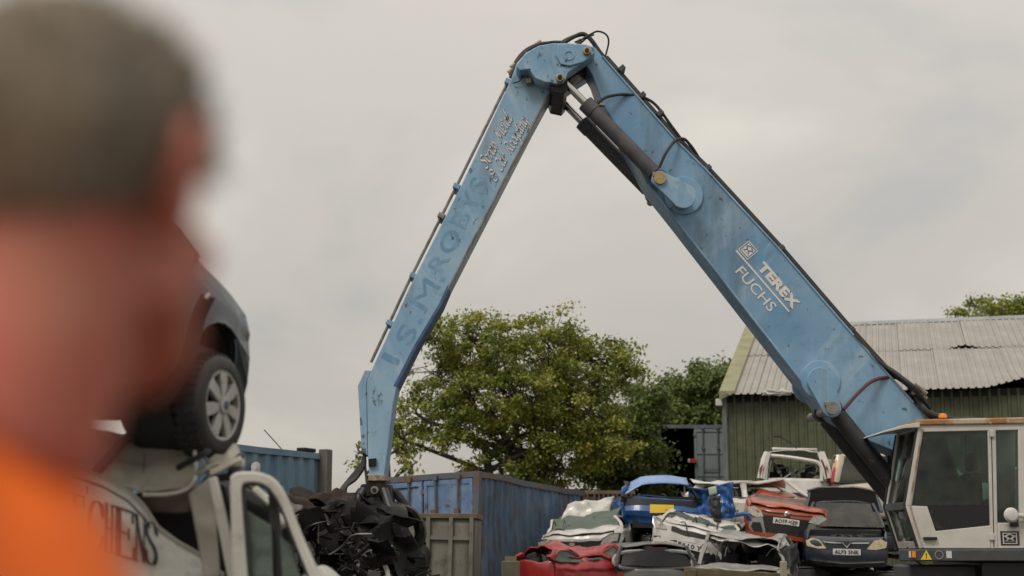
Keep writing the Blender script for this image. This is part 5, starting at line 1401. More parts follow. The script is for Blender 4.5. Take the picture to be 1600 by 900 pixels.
# ---- trim, wires and metal splinters hanging from the worst wrecks
rt_ = random.Random(19)
for (o_, zt_, n_) in ((sil, .95, 9), (ea, .88, 9), (red, 1.0, 9), (sv, 1.15, 10), (wh, 1.1, 8), (blue, .78, 7)):
    for k in range(n_):
        a = Vector((rt_.uniform(-.8, .8), rt_.uniform(-1.7, 0) if o_ not in (wh, blue) else rt_.uniform(.3, 1.7), zt_ + rt_.uniform(-.12, .12)))
        d = Vector((rt_.uniform(-.3, .3), rt_.uniform(-.25, .1), rt_.uniform(-.25, .16)))
        if k % 3 == 0:
            w = Vector((rt_.uniform(-.08, .08), rt_.uniform(-.05, .05), rt_.uniform(.02, .08)))
            MB().add([a, a + d * .7, a + d * .5 + w, a + w * .6], [(0, 1, 2), (0, 2, 3)]).build('metal_splinter', 'bare_metal', o_, solid=.006, smooth=0)
        else:
            MB().tube(spline([a, a + d * .5 + Vector((0, -.05, .08)), a + d + Vector((0, -.05, -.08))], 5), rt_.choice((.008, .012, .018)), 5).build('hanging_trim', 'trim_black' if k % 3 == 1 else 'paint_hulk', o_)
# ---- flattened hulks that carry the pile
rn = random.Random(77)
HULKS = [(1035, 30.9, .60, 8, 'paint_hulk', 'flattened black hulk under the blue wreck'), (1110, 31.6, .60, -12, 'paint_hulk_rust', 'flattened rusty hulk under the white side-on wreck'),
         (1230, 31.2, .60, 5, 'paint_hulk', 'flattened black hulk under the orange hatchback'), (1235, 35.0, .60, 20, 'paint_grey', 'flattened grey hulk at the bottom under the white people carrier'),
         (1390, 33.6, .60, 84, 'paint_hulk_rust', 'flattened rusty hulk at the bottom under the cream off-roader'), (950, 30.6, .56, -8, 'paint_hulk', 'flattened black hulk under the white car by the container')]
for (px, Y, z, rz_, pm_, lab) in HULKS:
    car('car_hulk', lab, (at(px, 860, Y).x, Y, z), (0, 0, R(rz_)), L=3.9, W=1.7, H=1.3, belt=.8, nose=.7, paintm=pm_, creased=14, crush=crusher(.55, .35, .08, 1.7, px), seats=False, pillars='AC')
for (px, Y, z, rz_, pm_, lab) in [(1235, 35.0, 1.42, 8, 'paint_hulk', 'second flattened black hulk right under the white people carrier'), (1390, 33.5, 1.38, 92, 'paint_slate', 'flattened blue grey hulk right under the cream off-roader'),
                                  (1045, 31.4, 1.30, 3, 'paint_hulk', 'second flattened black hulk close under the blue wreck'), (1140, 31.9, 1.3, 88, 'paint_hulk', 'black hulk close under the white side-on wreck'), (1340, 30.4, .55, 4, 'paint_hulk', 'flattened black hulk under the dark blue car')]:
    car('car_hulk', lab, (at(px, 860, Y).x, Y, z), (0, 0, R(rz_)), L=3.8, W=1.66, H=1.2, belt=.8, nose=.7, paintm=pm_, creased=14, crush=crusher(.5, .3, .08, 1.7, px + 5), seats=False, pillars='AC')

# ---- timber baulk across the front of the pile, and a block beside the red car
mat('old_timber', (0.20, 0.16, 0.09), .85, base2=(0.13, 0.10, 0.06), vscale=3, bump=.3, bscale=14)
a, b_ = at(1064, 886, 24.6), at(1232, 897, 24.6)
baulk = empty('timber_frame', (a.x, 24.6, .3), label='pale timber board frame lying in front of the silver car', cat='timber')
d = Vector((b_.x - a.x, 0, b_.z - a.z))
MB().bx(0, d.length, 0, .12, a.z - .36 - .3, a.z - .3, Matrix.Rotation(math.atan2(-d.z, d.x), 4, 'Y')).build('board', 'old_timber', baulk, bevel=.01)
q = at(1224, 877, 24.5); MB().bx(q.x - a.x - .05, q.x - a.x + .05, -.14, -.02, 0, q.z - .3).build('post', mat('pale_post', (.42, .36, .24), .8), baulk, bevel=.01)
MB().bx(.1, .24, -.1, -.01, 0, a.z - .34).build('post', 'old_timber', baulk, bevel=.01)
q = at(798, 872, 25.2)
blk = MB(); blk.bx(-.16, .16, 0, .5, .0, q.z - .5); blk = blk.build('concrete_block', mat('block_brown', (.09, .075, .055), .9, base2=(.13, .11, .08), vscale=4, bump=.4), None, bevel=.02, loc=(q.x, 25.2, .45))
tag(blk, 'squat brown block standing left of the crushed red car', 'block')
b = MB(); b.bx(-.1, .1, .05, .3, q.z - .5, q.z - .42); b.build('block_cap', 'old_timber', blk)
# ------------------------------------------------------------------ crushed white van in front, a small car on top of it
mat('van_white', (0.54, 0.525, 0.475), .45, wear=[((.17, .15, .12), 4, .60, .70, .6, (1, 1, .3)), ((.20, .15, .10), 11, .66, .70, .7, (1, 1, 1))], base2=(0.45, 0.435, 0.39), vscale=2.5, dirt=(0.16, 0.135, 0.10), dscale=4.5, dlo=.53, dhi=.75, damt=.8)
mat('van_shell', (0.36, 0.34, 0.285), .55, base2=(0.28, 0.26, 0.215), vscale=3, dirt=(0.24, 0.16, 0.06), dscale=3.5, dlo=.62, dhi=.7, damt=.7)
mat('van_letter', (0.018, 0.018, 0.032), .5, dirt=(.2, .19, .17), dscale=14, dlo=.66, dhi=.72, damt=.6)
VAN = empty('van', (-2.4, 8.9, 0), label='crushed white van with dark serif lettering under the small blue grey car', cat='van')
VO = Vector((-2.4, 8.9, 0))
class VB(MB):
    def build(s, name, m, parent=None, **kw):
        s.v = [v - VO for v in s.v]
        return MB.build(s, name, m, parent or VAN, **kw)
def lerp_pts(P, x):
    for a, b in zip(P, P[1:]):
        if x <= b[0]: 
            t = (x - a[0]) / (b[0] - a[0]); return a[1] + (b[1] - a[1]) * t
    return P[-1][1]
EDGE = [(-260, 690), (40, 712), (110, 727), (160, 745), (200, 768), (224, 793), (245, 826), (275, 848), (310, 868), (350, 902), (380, 940)]
def vsurf(px, py):
    """depth of the buckled van side at a pixel of it"""
    e = lerp_pts(EDGE, px)
    d = max(0, 1 - (py - e) / 60)
    return 7.95 + .16 * d * d + .05 * noise.noise(Vector((px * .012, py * .012, 3))) + .03 * noise.noise(Vector((px * .03, py * .05, 7))) + max(0, px - 220) * .0012
def side(u, v):
    px = -260 + 640 * u; e = lerp_pts(EDGE, px); py = 1330 + (e - 1330) * (v ** .6)
    return at(px, py, vsurf(px, py))
VB().grid(side, 90, 40).build('side_panel', 'van_white', solid=.008, smooth=50)
# rolled seam along the torn top edge, and a black line drawn as a fold's shade below it
VB().tube([at(x, lerp_pts(EDGE, x) - 1, vsurf(x, lerp_pts(EDGE, x))) for x in range(-60, 350, 8)], .018, 6).build('torn_seam', 'van_shell')
VB().tube([at(x, lerp_pts(EDGE, x) + 16, vsurf(x, lerp_pts(EDGE, x) + 16) - .004) for x in range(60, 236, 6)], .008, 5).build('fold_shade_line', 'trim_black')
VB().tube([at(x, y, vsurf(x, y) - .003) for x, y in ((136, 735), (138, 770), (142, 830))], .006, 5).build('panel_joint', 'trim_black')
# serif lettering, thick stems and hairlines, following the buckled side
def letters():
    base = lambda x: 852 + (x - 139) * .31
    H_ = lambda x: 74 - max(0, x - 200) * .20
    cells = {'K': (48, 82), 'I': (86, 98), 'T': (104, 134), 'C': (139, 163), 'H': (165, 178), 'E': (179, 210), 'N': (211, 227), 'S': (226, 247)}
    for ch, (x0, x1) in cells.items():
        b = VB()
        def P(a, z): 
            x = x0 + (x1 - x0) * a; return (x, base(x) - H_(x) * z)
        def quad(p, q, w0, w1):      # stroke from p to q, width w px horizontally (w0) or vertically (w1)
            n = 6; o = len(b.v)
            for k in range(n + 1):
                t = k / n; x = p[0] + (q[0] - p[0]) * t; y = p[1] + (q[1] - p[1]) * t
                for s in (-1, 1):
                    xx, yy = x + s * w0 / 2, y + s * w1 / 2
                    b.v.append(at(xx, yy, vsurf(xx, yy) - .012))
            for k in range(n): b.f.append([o + 2 * k, o + 2 * k + 1, o + 2 * k + 3, o + 2 * k + 2])
        stem = lambda a, w=6.0, z0=0, z1=1: (quad(P(a, z0), P(a, z1), w, 0), )
        bar = lambda z, a0, a1, w=2.2: quad(P(a0, z), P(a1, z), 0, w)
        serif = lambda a, z, l=.2: bar(z, a - l, a + l, 2.0)
        if ch == 'T': stem(.5); bar(1, 0, 1, 3); serif(.5, 0, .22); stem(.03, 2, .78, 1); stem(.97, 2, .78, 1)
        if ch == 'I': stem(.5); serif(.5, 0, .5); serif(.5, 1, .5)
        if ch == 'K': stem(.2); serif(.2, 0, .2); serif(.2, 1, .2); quad(P(.25, .4), P(.85, 1), 2, 1); quad(P(.4, .55), P(.9, 0), 6, 0)
        if ch == 'H': stem(.18, 4.2); stem(.85, 3.2); bar(.5, .18, .85); serif(.18, 0, .25); serif(.18, 1, .25); serif(.85, 0, .2); serif(.85, 1, .2)
        if ch == 'E': stem(.22, 8); bar(1, .0, .92, 3); bar(.5, .2, .72, 2.4); bar(0, .0, 1.0, 3); stem(.92, 3, .76, 1); stem(.98, 3, 0, .26); stem(.72, 2.4, .38, .62)
        if ch == 'N': stem(.14, 2.2); stem(.9, 2.2); quad(P(.1, 1), P(.9, 0), 4.5, 0); serif(.14, 0, .2); serif(.14, 1, .2); serif(.9, 1, .2)
        if ch in 'CS':
            pts = {'C': [(.95, .72), (.86, .92), (.6, 1), (.3, .92), (.10, .62), (.10, .36), (.32, .06), (.62, .0), (.88, .1), (.97, .3)],
                   'S': [(.88, .74), (.76, .95), (.5, 1), (.22, .9), (.16, .70), (.40, .56), (.72, .42), (.86, .22), (.70, .04), (.42, .0), (.14, .1), (.08, .30)]}[ch]
            Q = spline([Vector((P(a, z)[0], P(a, z)[1], 0)) for a, z in pts], 5); o = len(b.v)
            for q in Q:
                for s in (-1, 1):
                    xx, yy = q.x + s * 2.9, q.y + s * .6; b.v.append(at(xx, yy, vsurf(xx, yy) - .012))
            for k in range(len(Q) - 1): b.f.append([o + 2 * k, o + 2 * k + 1, o + 2 * k + 3, o + 2 * k + 2])
            if ch == 'C': stem(.95, 2.2, .66, .95)
            else: stem(.9, 2, .7, .95); stem(.08, 2, .08, .34)
        b.build('letter', 'van_letter', solid=.002)
letters()
def patch4(nm, P, Y, amp, seed, m, nu=18, nv_=16, sc=4.0, parent=None, solid=.012, bow=0):
    """buckled sheet between four pixel corners with their depths"""
    A, B, C_, D = [at(p[0], p[1], y) for p, y in zip(P, Y)]
    n = (B - A).cross(D - A).normalized()
    def fn(u, v):
        p = A.lerp(B, u).lerp(D.lerp(C_, u), v)
        a = noise.noise(p * sc + Vector((seed, 0, seed))); b_ = noise.noise(p * sc * 2.4 + Vector((0, seed, 0)))
        return p + n * (((1 - 2 * abs(a)) * .6 + b_ * .4) * amp + bow * math.sin(math.pi * u) * math.sin(math.pi * v)) + nv(p, sc, seed) * amp * .5
    return VB().grid(fn, nu, nv_).build(nm, m, parent, solid=solid, smooth=24)
# folded roof above the side
patch4('folded_roof', [(222, 772), (306, 766), (298, 678), (228, 666)], [8.15, 8.15, 8.5, 8.6], .035, 2, 'van_shell', 26, 22, bow=.015, sc=3.0)
patch4('folded_roof', [(150, 742), (226, 774), (236, 668), (196, 690)], [8.10, 8.14, 8.6, 8.5], .04, 5, 'van_shell', 20, 20)
patch4('folded_roof', [(60, 720), (160, 744), (196, 690), (110, 664)], [8.12, 8.15, 8.5, 8.6], .05, 8, 'van_shell', 20, 20)
patch4('roof_fold', [(-120, 700), (62, 722), (110, 664), (-80, 640)], [8.12, 8.15, 8.6, 8.7], .06, 11, 'van_shell')
VB().tube(spline([at(152, 738, 8.08), at(180, 705, 8.2), at(205, 680, 8.3), at(240, 666, 8.4), at(272, 668, 8.4)], 6), .028, 6).build('roof_gutter', 'trim_black')
VB().tube(spline([at(224, 773, 8.1), at(262, 772, 8.08), at(292, 764, 8.08), at(306, 745, 8.1), at(304, 705, 8.2)], 6), .012, 6).build('roof_edge', 'van_white')
patch4('inner_skin', [(215, 800), (300, 800), (305, 765), (220, 770)], [8.25, 8.25, 8.2, 8.2], .05, 3, mat('rust_skin', (.10, .075, .055), .8, base2=(.16, .13, .10), vscale=5), 12, 10)
# solid near-black block painted in for the shaded inside
VB().prism([(at(px, py, 8.6).x, at(px, py, 8.6).z) for px, py in ((-200, 1000), (-200, 740), (210, 770), (300, 770), (320, 745), (350, 760), (380, 880), (380, 1000))], 8.62, 9.9).build('dark_hollow_block', 'inside_dark')
# door pillars
patch4('door_pillar', [(322, 905), (346, 905), (334, 742), (296, 770)], [8.0, 8.0, 8.05, 8.1], .03, 6, 'van_shell', 8, 20)
for pts, m in (([(326, 748), (338, 744), (376, 905), (356, 905)], 'van_white'), ([(354, 760), (366, 742), (386, 905), (374, 905)], 'van_shell')):
    VB().prism([(at(p[0], p[1], 7.95).x, at(p[0], p[1], 7.95).z) for p in pts], 7.94 + (m == 'van_shell') * .06, 8.0 + (m == 'van_shell') * .06).build('door_pillar', m, bevel=.008)
patch4('roof_scrap', [(305, 742), (388, 738), (374, 704), (336, 716)], [8.1, 8.0, 8.2, 8.3], .08, 14, 'van_shell', 14, 12, sc=6)
patch4('bent_bracket', [(330, 745), (380, 722), (378, 714), (328, 736)], [8.0, 7.95, 8.0, 8.05], .02, 4, 'van_shell', 12, 4)
for k in range(6):
    q = random.Random(k); a = at(310 + q.uniform(0, 70), 700 + q.uniform(0, 40), 8.1)
    VB().tube(spline([a, a + Vector((q.uniform(-.15, .15), -.05, q.uniform(-.05, .08))), a + Vector((q.uniform(-.2, .2), 0, q.uniform(-.2, .05)))], 4), q.uniform(.008, .02), 5).build('bent_rod', 'bare_metal' if k % 2 else 'trim_black')
# door: white frame with slanted front edge, broken glass inside
outer = [(364, 905), (361, 770), (364, 742), (392, 737), (418, 742), (437, 757), (452, 785), (472, 836), (503, 905)]
inner = [(390, 905), (381, 790), (380, 764), (386, 756), (408, 757), (424, 768), (440, 794), (460, 845), (484, 905)]
def ring(o_, i_, y0, y1):
    b = VB(); n = len(o_)
    for y in (y0, y1):
        for P in (o_, i_):
            b.v += [Vector((at(p[0], p[1], 7.75).x, y, at(p[0], p[1], 7.75).z)) for p in P]
    for k in range(n - 1):
        b.f += [[k, k + 1, n + k + 1, n + k], [2 * n + k + 1, 2 * n + k, 3 * n + k, 3 * n + k + 1], [k + 1, k, 2 * n + k, 2 * n + k + 1], [n + k, n + k + 1, 3 * n + k + 1, 3 * n + k]]
    return b
def dens(P, n=28):
    L_ = [0]
    for a, b in zip(P, P[1:]): L_.append(L_[-1] + math.hypot(b[0] - a[0], b[1] - a[1]))
    Q = spline([Vector((p[0], p[1], 0)) for p in P], 6); return [(q.x, q.y) for q in Q]
door = ring(dens(outer), dens(inner), 7.72, 7.79).build('door', 'van_white', bevel=.012, smooth=50)
VB().tube([at(p[0], p[1], 7.735) for p in dens(inner)], .014, 6).build('window_seal', 'rubber', door)
lowd = [(364, 905), (503, 905), (540, 1000), (545, 1300), (372, 1300)]
VB().prism([(at(p[0], p[1], 7.75).x, at(p[0], p[1], 7.75).z) for p in lowd], 7.70, 7.80).build('door_skin', 'van_white', door, bevel=.02)
VB().prism([(at(p[0], p[1], 7.8).x, at(p[0], p[1], 7.8).z) for p in ((418, 768), (432, 775), (444, 905), (424, 905))], 7.82, 7.87).build('window_channel', 'trim_black', door)
patch4('broken_glass', [(388, 905), (428, 905), (424, 820), (384, 795)], [7.77, 7.78, 7.80, 7.78], .008, 4, 'cracked_glass', 14, 14, sc=8, parent=door, solid=.006)
patch4('broken_glass', [(442, 905), (472, 905), (452, 850), (438, 838)], [7.77, 7.78, 7.80, 7.78], .008, 5, 'cracked_glass', 10, 10, sc=8, parent=door, solid=.006)
for a, b in (((398, 764), (428, 790)), ((430, 800), (444, 822))):
    VB().tube([at(*a, 8.0), at(*b, 7.95)], .022, 6).build('inner_bar', 'van_white')
patch4('cab_lining', [(385, 860), (470, 905), (440, 790), (384, 765)], [8.35, 8.35, 8.35, 8.35], .05, 15, 'trim_black', 12, 12)
# rest of the van body out of view: chassis, front end and wheels
VB().bx(-4.6, -0.4, 8.0, 9.8, .35, .75).build('chassis', 'trim_black')
def bonnet_(u, v): return at(470 + 70 * u, 905 + 60 * u, 7.9) + Vector((.5 * u, 1.5 * v, -.55 * u + .06 * math.sin(v * 3)))
VB().grid(bonnet_, 10, 10).build('bonnet', 'van_white', solid=.02)
for wx in (-3.9, -.9):
    M = Matrix.Translation((wx, 8.1, .34)) @ Matrix.Rotation(R(90), 4, 'X')
    t = VB().lathe([(.2, -.1), (.31, -.1), (.34, -.06), (.34, .06), (.31, .1), (.2, .1)], 24, M).build('wheel', 'rubber')
    VB().lathe([(.03, -.02), (.2, -.04), (.21, .08), (.1, .06), (.03, .07)], 20, M).build('rim', 'bare_metal', t)

# ---- small blue grey car on top
from mathutils import Euler
wc = at(327, 634, 8.4)
cth = R(160); crot = (R(4), R(0), cth)
Wc, Lc = 1.60, 3.6; wfo_ = .50
lw = Vector((-(Wc / 2 - .02), -Lc / 2 + wfo_ + .10, .17))
CM = Euler(crot).to_matrix()
cloc = wc - CM @ lw
top = car('small_car', 'small dark blue grey car perched on the crushed van, silver hubcap showing', cloc, crot, L=Lc, W=Wc, H=1.40, belt=1.0, nose=.80, cowl=.80, rfy=1.35, rry=.5, paintm='paint_slate', arch=.41, wfo=wfo_, sweep=.30,
          glassd={'w': 'car_glass', 's': 'car_glass_dark'}, crush=crusher(1.2, .8, .03, 1.5, 71))
TM = Matrix.LocRotScale(cloc, Euler(crot), None).inverted()
class TB(MB):
    def build(s, name, m, parent=None, **kw):
        s.v = [TM @ v for v in s.v]
        return MB.build(s, name, m, parent or top, **kw)
# the near front wheel with its seven-spoke cover; turned a little outward
nrm = CM @ Vector((-1, 0, 0)); nrm = (Matrix.Rotation(R(3), 3, 'Z') @ nrm).normalized()
ax = frame(wc, Vector((0, 0, 1)).cross(nrm), (0, 0, 1))
tyre = TB().lathe([(.17, -.13), (.255, -.13), (.29, -.10), (.303, -.06), (.303, .05), (.288, .085), (.262, .10), (.215, .098), (.205, .08)], 48, ax).build('wheel', 'rubber', smooth=40)
tr_ = TB()
for k in range(36):
    a = 2 * math.pi * k / 36
    for z0, z1 in ((-.085, -.01), (.0, .07)):
        tr_.bx(-.016, .016, .298, .309, z0, z1, ax @ Matrix.Rotation(a, 4, 'Z'))
tr_.build('tread', 'rubber', tyre)
TB().lathe([(.02, -.02), (.20, -.02), (.206, .05), (.02, .02)], 32, ax).build('rim_well', 'trim_black', tyre)
hubm = mat('hub_silver', (.44, .43, .41), .4, .35, base2=(.36, .35, .33), vscale=9, dirt=(.12, .1, .08), dscale=12, dlo=.6, damt=.8)
rimb = TB().lathe([(.186, .05), (.21, .05), (.213, .088), (.205, .094), (.19, .09)], 48, ax).build('hubcap', hubm, tyre)
for k in range(7):
    Q = ax @ Matrix.Rotation(2 * math.pi * k / 7, 4, 'Z')
    b = TB(); P = [(-.020, .04), (.020, .04), (.036, .12), (.040, .195), (-.040, .195), (-.036, .12)]
    b.add([(x, y, .088 + .012 * math.sin(y * 14)) for x, y in P] + [(x, y, .062) for x, y in P], [list(range(6)), list(range(11, 5, -1))] + [[i, i + 6, (i + 1) % 6 + 6, (i + 1) % 6] for i in range(6)], Q)
    b.build('spoke', hubm, tyre, bevel=.006)
TB().lathe([(.005, .075), (.055, .08), (.052, .108), (.036, .112), (.005, .112)], 24, ax).build('hub', hubm, tyre)
TB().lathe([(.003, .110), (.027, .112), (.024, .117), (.003, .118)], 20, ax).build('hub_badge', mat('badge_blue', (.05, .08, .16), .4), tyre)
TB().lathe([(.05, -.5), (.05, -.12)], 12, ax).build('axle', 'trim_black', tyre)
# dark wheel arch liner, torn door edge
TB().lathe([(.395, -.34), (.40, -.03), (.39, -.01), (.38, -.03), (.37, -.32)], 32, ax @ Matrix.Translation((0, .13, -.05))).build('arch_liner', 'inside_dark', smooth=60)
TB().tube(spline([at(326, 462, 7.95), at(312, 492, 7.98), at(303, 530, 8.0), at(290, 575, 8.0), at(262, 618, 8.0), at(236, 640, 8.0)], 6), [(.05, .012)] * 31, 6).build('torn_wing_edge', 'trim_black')
TB().tube([at(322, 466, 7.93), at(329, 459, 7.93)], .012, 6).build('clip', 'white_paint')
# ------------------------------------------------------------------ person close in front, head turned away
mat('skin', (0.49, 0.20, 0.135), .5, base2=(0.46, 0.088, 0.07), vscale=11, vlo=.4, vhi=.65, spec=.4)
MATS['skin'].node_tree.nodes['Principled BSDF'].inputs['Subsurface Weight'].default_value = .12
MATS['skin'].node_tree.nodes['Principled BSDF'].inputs['Subsurface Radius'].default_value = (.02, .008, .005)
mat('hair', (0.20, 0.165, 0.125), .65, base2=(0.34, 0.27, 0.18), vscale=14, bump=.8, bscale=90, streak=.35)
mat('hivis_orange', (0.92, 0.165, 0.004), .7, base2=(0.85, 0.13, 0.003), vscale=3, bump=.15, bscale=25)
mat('reflective', (0.26, 0.21, 0.18), .4, base2=(.2, .15, .12), vscale=8)
mat('trousers', (0.03, 0.035, 0.05), .85, base2=(.045, .05, .065), vscale=5)
HC = at(120, 312, .9)                         # centre of the head
PX, PY = HC.x - .015, HC.y - .02
PER = empty('person', (PX, PY, 0), label='person in orange hi-vis jacket with short brown hair, seen from behind', cat='person')
PO = Vector((PX, PY, 0)); HZ = HC.z; S = HZ / 1.53     # body scaled to the head height
fy = R(15)                                     # heading of the face: away and to the right
HM = frame((HC.x - PX, HC.y - PY, HZ), (math.cos(fy), -math.sin(fy), 0), (math.sin(fy), math.cos(fy), 0))   # head local: x right, y forward, z up
BM = frame((0, 0, 0), (math.cos(R(80)), -math.sin(R(80)), 0), (math.sin(R(80)), math.cos(R(80)), 0))         # body faces right of the picture
def remeshed(mb, name, m, parent, vox, it=6, extra=None):
    o = mb.build(name, m, parent, smooth=0)
    o.data.polygons.foreach_set('use_smooth', [True] * len(o.data.polygons))
    md = o.modifiers.new('remesh', 'REMESH'); md.mode = 'VOXEL'; md.voxel_size = vox; md.use_smooth_shade = True
    sm = o.modifiers.new('smooth', 'SMOOTH'); sm.factor = .5; sm.iterations = it
    if extra: extra(o)
    return o
def ell(mb, c, r, M, n=20):
    vs = []; fs = []
    for i in range(n + 1):
        t = math.pi * i / n
        for k in range(n): 
            a = 2 * math.pi * k / n; vs.append((c[0] + r[0] * math.sin(t) * math.cos(a), c[1] + r[1] * math.sin(t) * math.sin(a), c[2] + r[2] * math.cos(t)))
    for i in range(n):
        for k in range(n): fs.append([i * n + k, (i + 1) * n + k, (i + 1) * n + (k + 1) % n, i * n + (k + 1) % n])
    mb.add(vs, fs, M)
body = MB()
ell(body, (0, -.008, .035), (.078, .098, .092), HM)      # skull
ell(body, (0, .035, -.045), (.062, .062, .085), HM)      # face
ell(body, (0, .060, -.100), (.032, .030, .026), HM)      # chin
ell(body, (0, .083, .028), (.045, .020, .014), HM)       # brow
for s in (-1, 1):
    ell(body, (s * .040, .068, -.028), (.024, .024, .022), HM)   # cheek
    body.tube([HM @ Vector((s * .068, .0, -.055)), HM @ Vector((s * .050, .045, -.095)), HM @ Vector((s * .015, .07, -.108))], .018, 8)   # jaw
    # ear: helix, lobe and hollow
    P = [(s * .080, -.012, -.040), (s * .090, -.028, -.012), (s * .098, -.036, .016), (s * .095, -.024, .036), (s * .087, -.004, .034), (s * .080, .004, .012)]
    body.tube([HM @ Vector(p) for p in spline(P, 4)], .0075, 6)
    ell(body, (s * .083, -.013, .0), (.007, .019, .034), HM, 10); ell(body, (s * .081, -.008, -.036), (.007, .010, .012), HM, 8)
body.tube([HM @ Vector(p) for p in ((0, .092, .020), (0, .108, -.012), (0, .114, -.030))], [.009, .012, .015], 8)   # nose
for s in (-1, 1): ell(body, (s * .012, .098, -.034), (.010, .012, .009), HM, 8)
ell(body, (0, .088, -.062), (.025, .010, .006), HM, 10); ell(body, (0, .086, -.073), (.021, .010, .006), HM, 10)     # lips
neck = Vector((-.058, .0, HZ - .192))
body.tube([HM @ Vector((0, -.030, -.02)), HM @ Vector((-.005, -.030, -.08)), HM @ Vector((-.01, -.035, -.14)), neck + Vector((-.02, 0, .02)), neck + Vector((-.03, 0, -.1))], [(.062), .062, .066, .075, .09], 16)
def B(x, y, z): return BM @ Vector((x * S, y * S, z * S)) + Vector((-.104, 0, -.003))
body.tube([B(0, 0, 1.34), B(0, 0, 1.2), B(0, 0, 1.05), B(0, 0, .92), B(0, 0, .84)], [(.16, .10), (.17, .115), (.15, .11), (.16, .115), (.15, .11)], 16, flat=BM @ Vector((1, 0, 0)))
def limbs(mb, grow=0.0, arms=True, legs=True, hands=True):
    for s in (-1, 1):
        if arms:
            mb.tube(spline([B(s * .06, 0, 1.40), B(s * .17, 0, 1.375), B(s * .205, -.01, 1.30), B(s * .225, -.02, 1.10), B(s * .235, .01, .96), B(s * .235, .05, .84)], 4),
                    [x + grow for x in ([.055] * 5 + [.058] * 4 + [.052] * 4 + [.044] * 4 + [.036] * 4)][:21], 12)
        if hands:
            pz_ = [B(s * .235, .05, .85), B(s * .236, .065, .78), B(s * .236, .075, .745)]
            mb.tube(pz_, [(.018, .032), (.016, .042), (.013, .040)], 10, flat=BM @ Vector((1, 0, 0)))
            for f, (dy, ln) in enumerate(((.030, .060), (.010, .070), (-.010, .065), (-.028, .050))):
                a = B(s * .236, .075 + dy, .75); mb.tube([a, B(s * .230, .082 + dy, .75 - ln * .55), B(s * .215, .080 + dy, .75 - ln)], [.0095, .009, .0075], 6)
            mb.tube([B(s * .230, .085, .81), B(s * .222, .118, .775), B(s * .215, .125, .745)], [.012, .0105, .009], 6)
        if legs:
            mb.tube(spline([B(s * .085, 0, .88), B(s * .10, .01, .68), B(s * .10, .02, .48), B(s * .105, 0, .30), B(s * .105, -.01, .08)], 4), [x + grow for x in ([.085] * 4 + [.075] * 4 + [.055] * 4 + [.052] * 3 + [.04] * 2)], 12)
            mb.tube([B(s * .105, -.05, .045), B(s * .11, .06, .04), B(s * .115, .17, .025)], [.04, .04, .03], 10)
limbs(body)
def extra_b(o): pass
bd = remeshed(body, 'body', 'skin', PER, .0055, 3)
# eyes
for s in (-1, 1):
    e_ = MB(); ell(e_, (s * .031, .076, .008), (.012, .012, .010), HM, 12); e_ = e_.build('eye', mat('eye_white', (.7, .68, .64), .2), PER)
    i_ = MB(); ell(i_, (s * .031, .0865, .008), (.005, .003, .005), HM, 10); i_.build('iris', mat('eye_iris', (.05, .07, .09), .2), e_)
# hair: short, cropped at the nape and round the ear
hair = MB()
def hr(u, v):
    th = 2 * math.pi * u; ph = v
    d = Vector((math.sin(th), math.cos(th), 0))          # th = 0 forwards
    # lowest height of the hair round the head: forehead high, over the ear, low at the nape
    f = math.cos(th); low = .058 if f > .88 else (.004 + .03 * max(0, f) if f > -.05 else -.006 - .032 * (-f))
    zt = .127; z = zt + (low - zt) * ph
    t = max(0.0, 1 - ((z - .035) / .101) ** 2) ** .5
    rx, ry = .0845 * t, .106 * t
    if z < .0: rx, ry = .0845 * .93 - (-z) * .25, .106 * .95 - (-z) * .55
    n_ = .004 * noise.noise(Vector((d.x * 9, d.y * 9, z * 60))) + (.016 * max(0, f) ** 3 * max(0, 1 - abs(z - .09) / .05))
    k = .012 if ph > .97 else 0
    return HM @ Vector((d.x * (rx + n_ - k), -.008 + d.y * (ry + n_ - k), z + n_))
hair.grid(hr, 64, 30)
rnh = random.Random(5)
for k in range(2600):                                   # loose tufts that break the outline
    u, v = rnh.random(), rnh.random() ** .7 * .97
    a = hr(u, v); c = Vector((HC.x - PX, HC.y - PY, HZ + .03)); d = (a - c).normalized()
    t = (d * .6 + Vector((rnh.uniform(-.5, .5), rnh.uniform(-.5, .5), -.5 if v > .4 else .3))).normalized(); w = t.cross(d).normalized() * .0016
    o = len(hair.v); ln = rnh.uniform(.010, .022); a = a - d * .003
    hair.v += [a - w, a + w, a + t * ln]; hair.f.append([o, o + 1, o + 2])
hair.build('hair', 'hair', PER, smooth=60)
# jacket, collar, bands, trousers, boots
jk = MB()
jk.tube([B(0, -.005, 1.425), B(0, -.005, 1.38), B(0, 0, 1.2), B(0, 0, 1.05), B(0, 0, .84), B(0, 0, .80)], [(.09, .08), (.185, .125), (.20, .145), (.19, .14), (.185, .14), (.18, .135)], 20, flat=BM @ Vector((1, 0, 0)))
limbs(jk, .022, True, False, False)
jk.tube([neck + Vector((-.018, -.01, -.09)), neck + Vector((-.020, -.01, -.03)), neck + Vector((-.030, -.01, .012))], [.160, .132, .106], 18)
jacket = remeshed(jk, 'jacket', 'hivis_orange', PER, .011, 4)
def wrap(mb, nm, m):
    o = mb.build(nm, m, jacket)
    sw = o.modifiers.new('wrap', 'SHRINKWRAP'); sw.target = jacket; sw.wrap_method = 'NEAREST_SURFACEPOINT'; sw.wrap_mode = 'ABOVE_SURFACE'; sw.offset = .004
    return o
for z in (.98, 1.12):
    wrap(MB().grid(lambda u, v: B((.21 if z < 1.2 else .26) * math.cos(2 * math.pi * u), .15 * math.sin(2 * math.pi * u), z + (.05 if z < 1.2 else .018) * v + (0 if z < 1.2 else .035 * math.cos(2 * math.pi * u))), 40, 3), 'reflective_band', 'reflective')
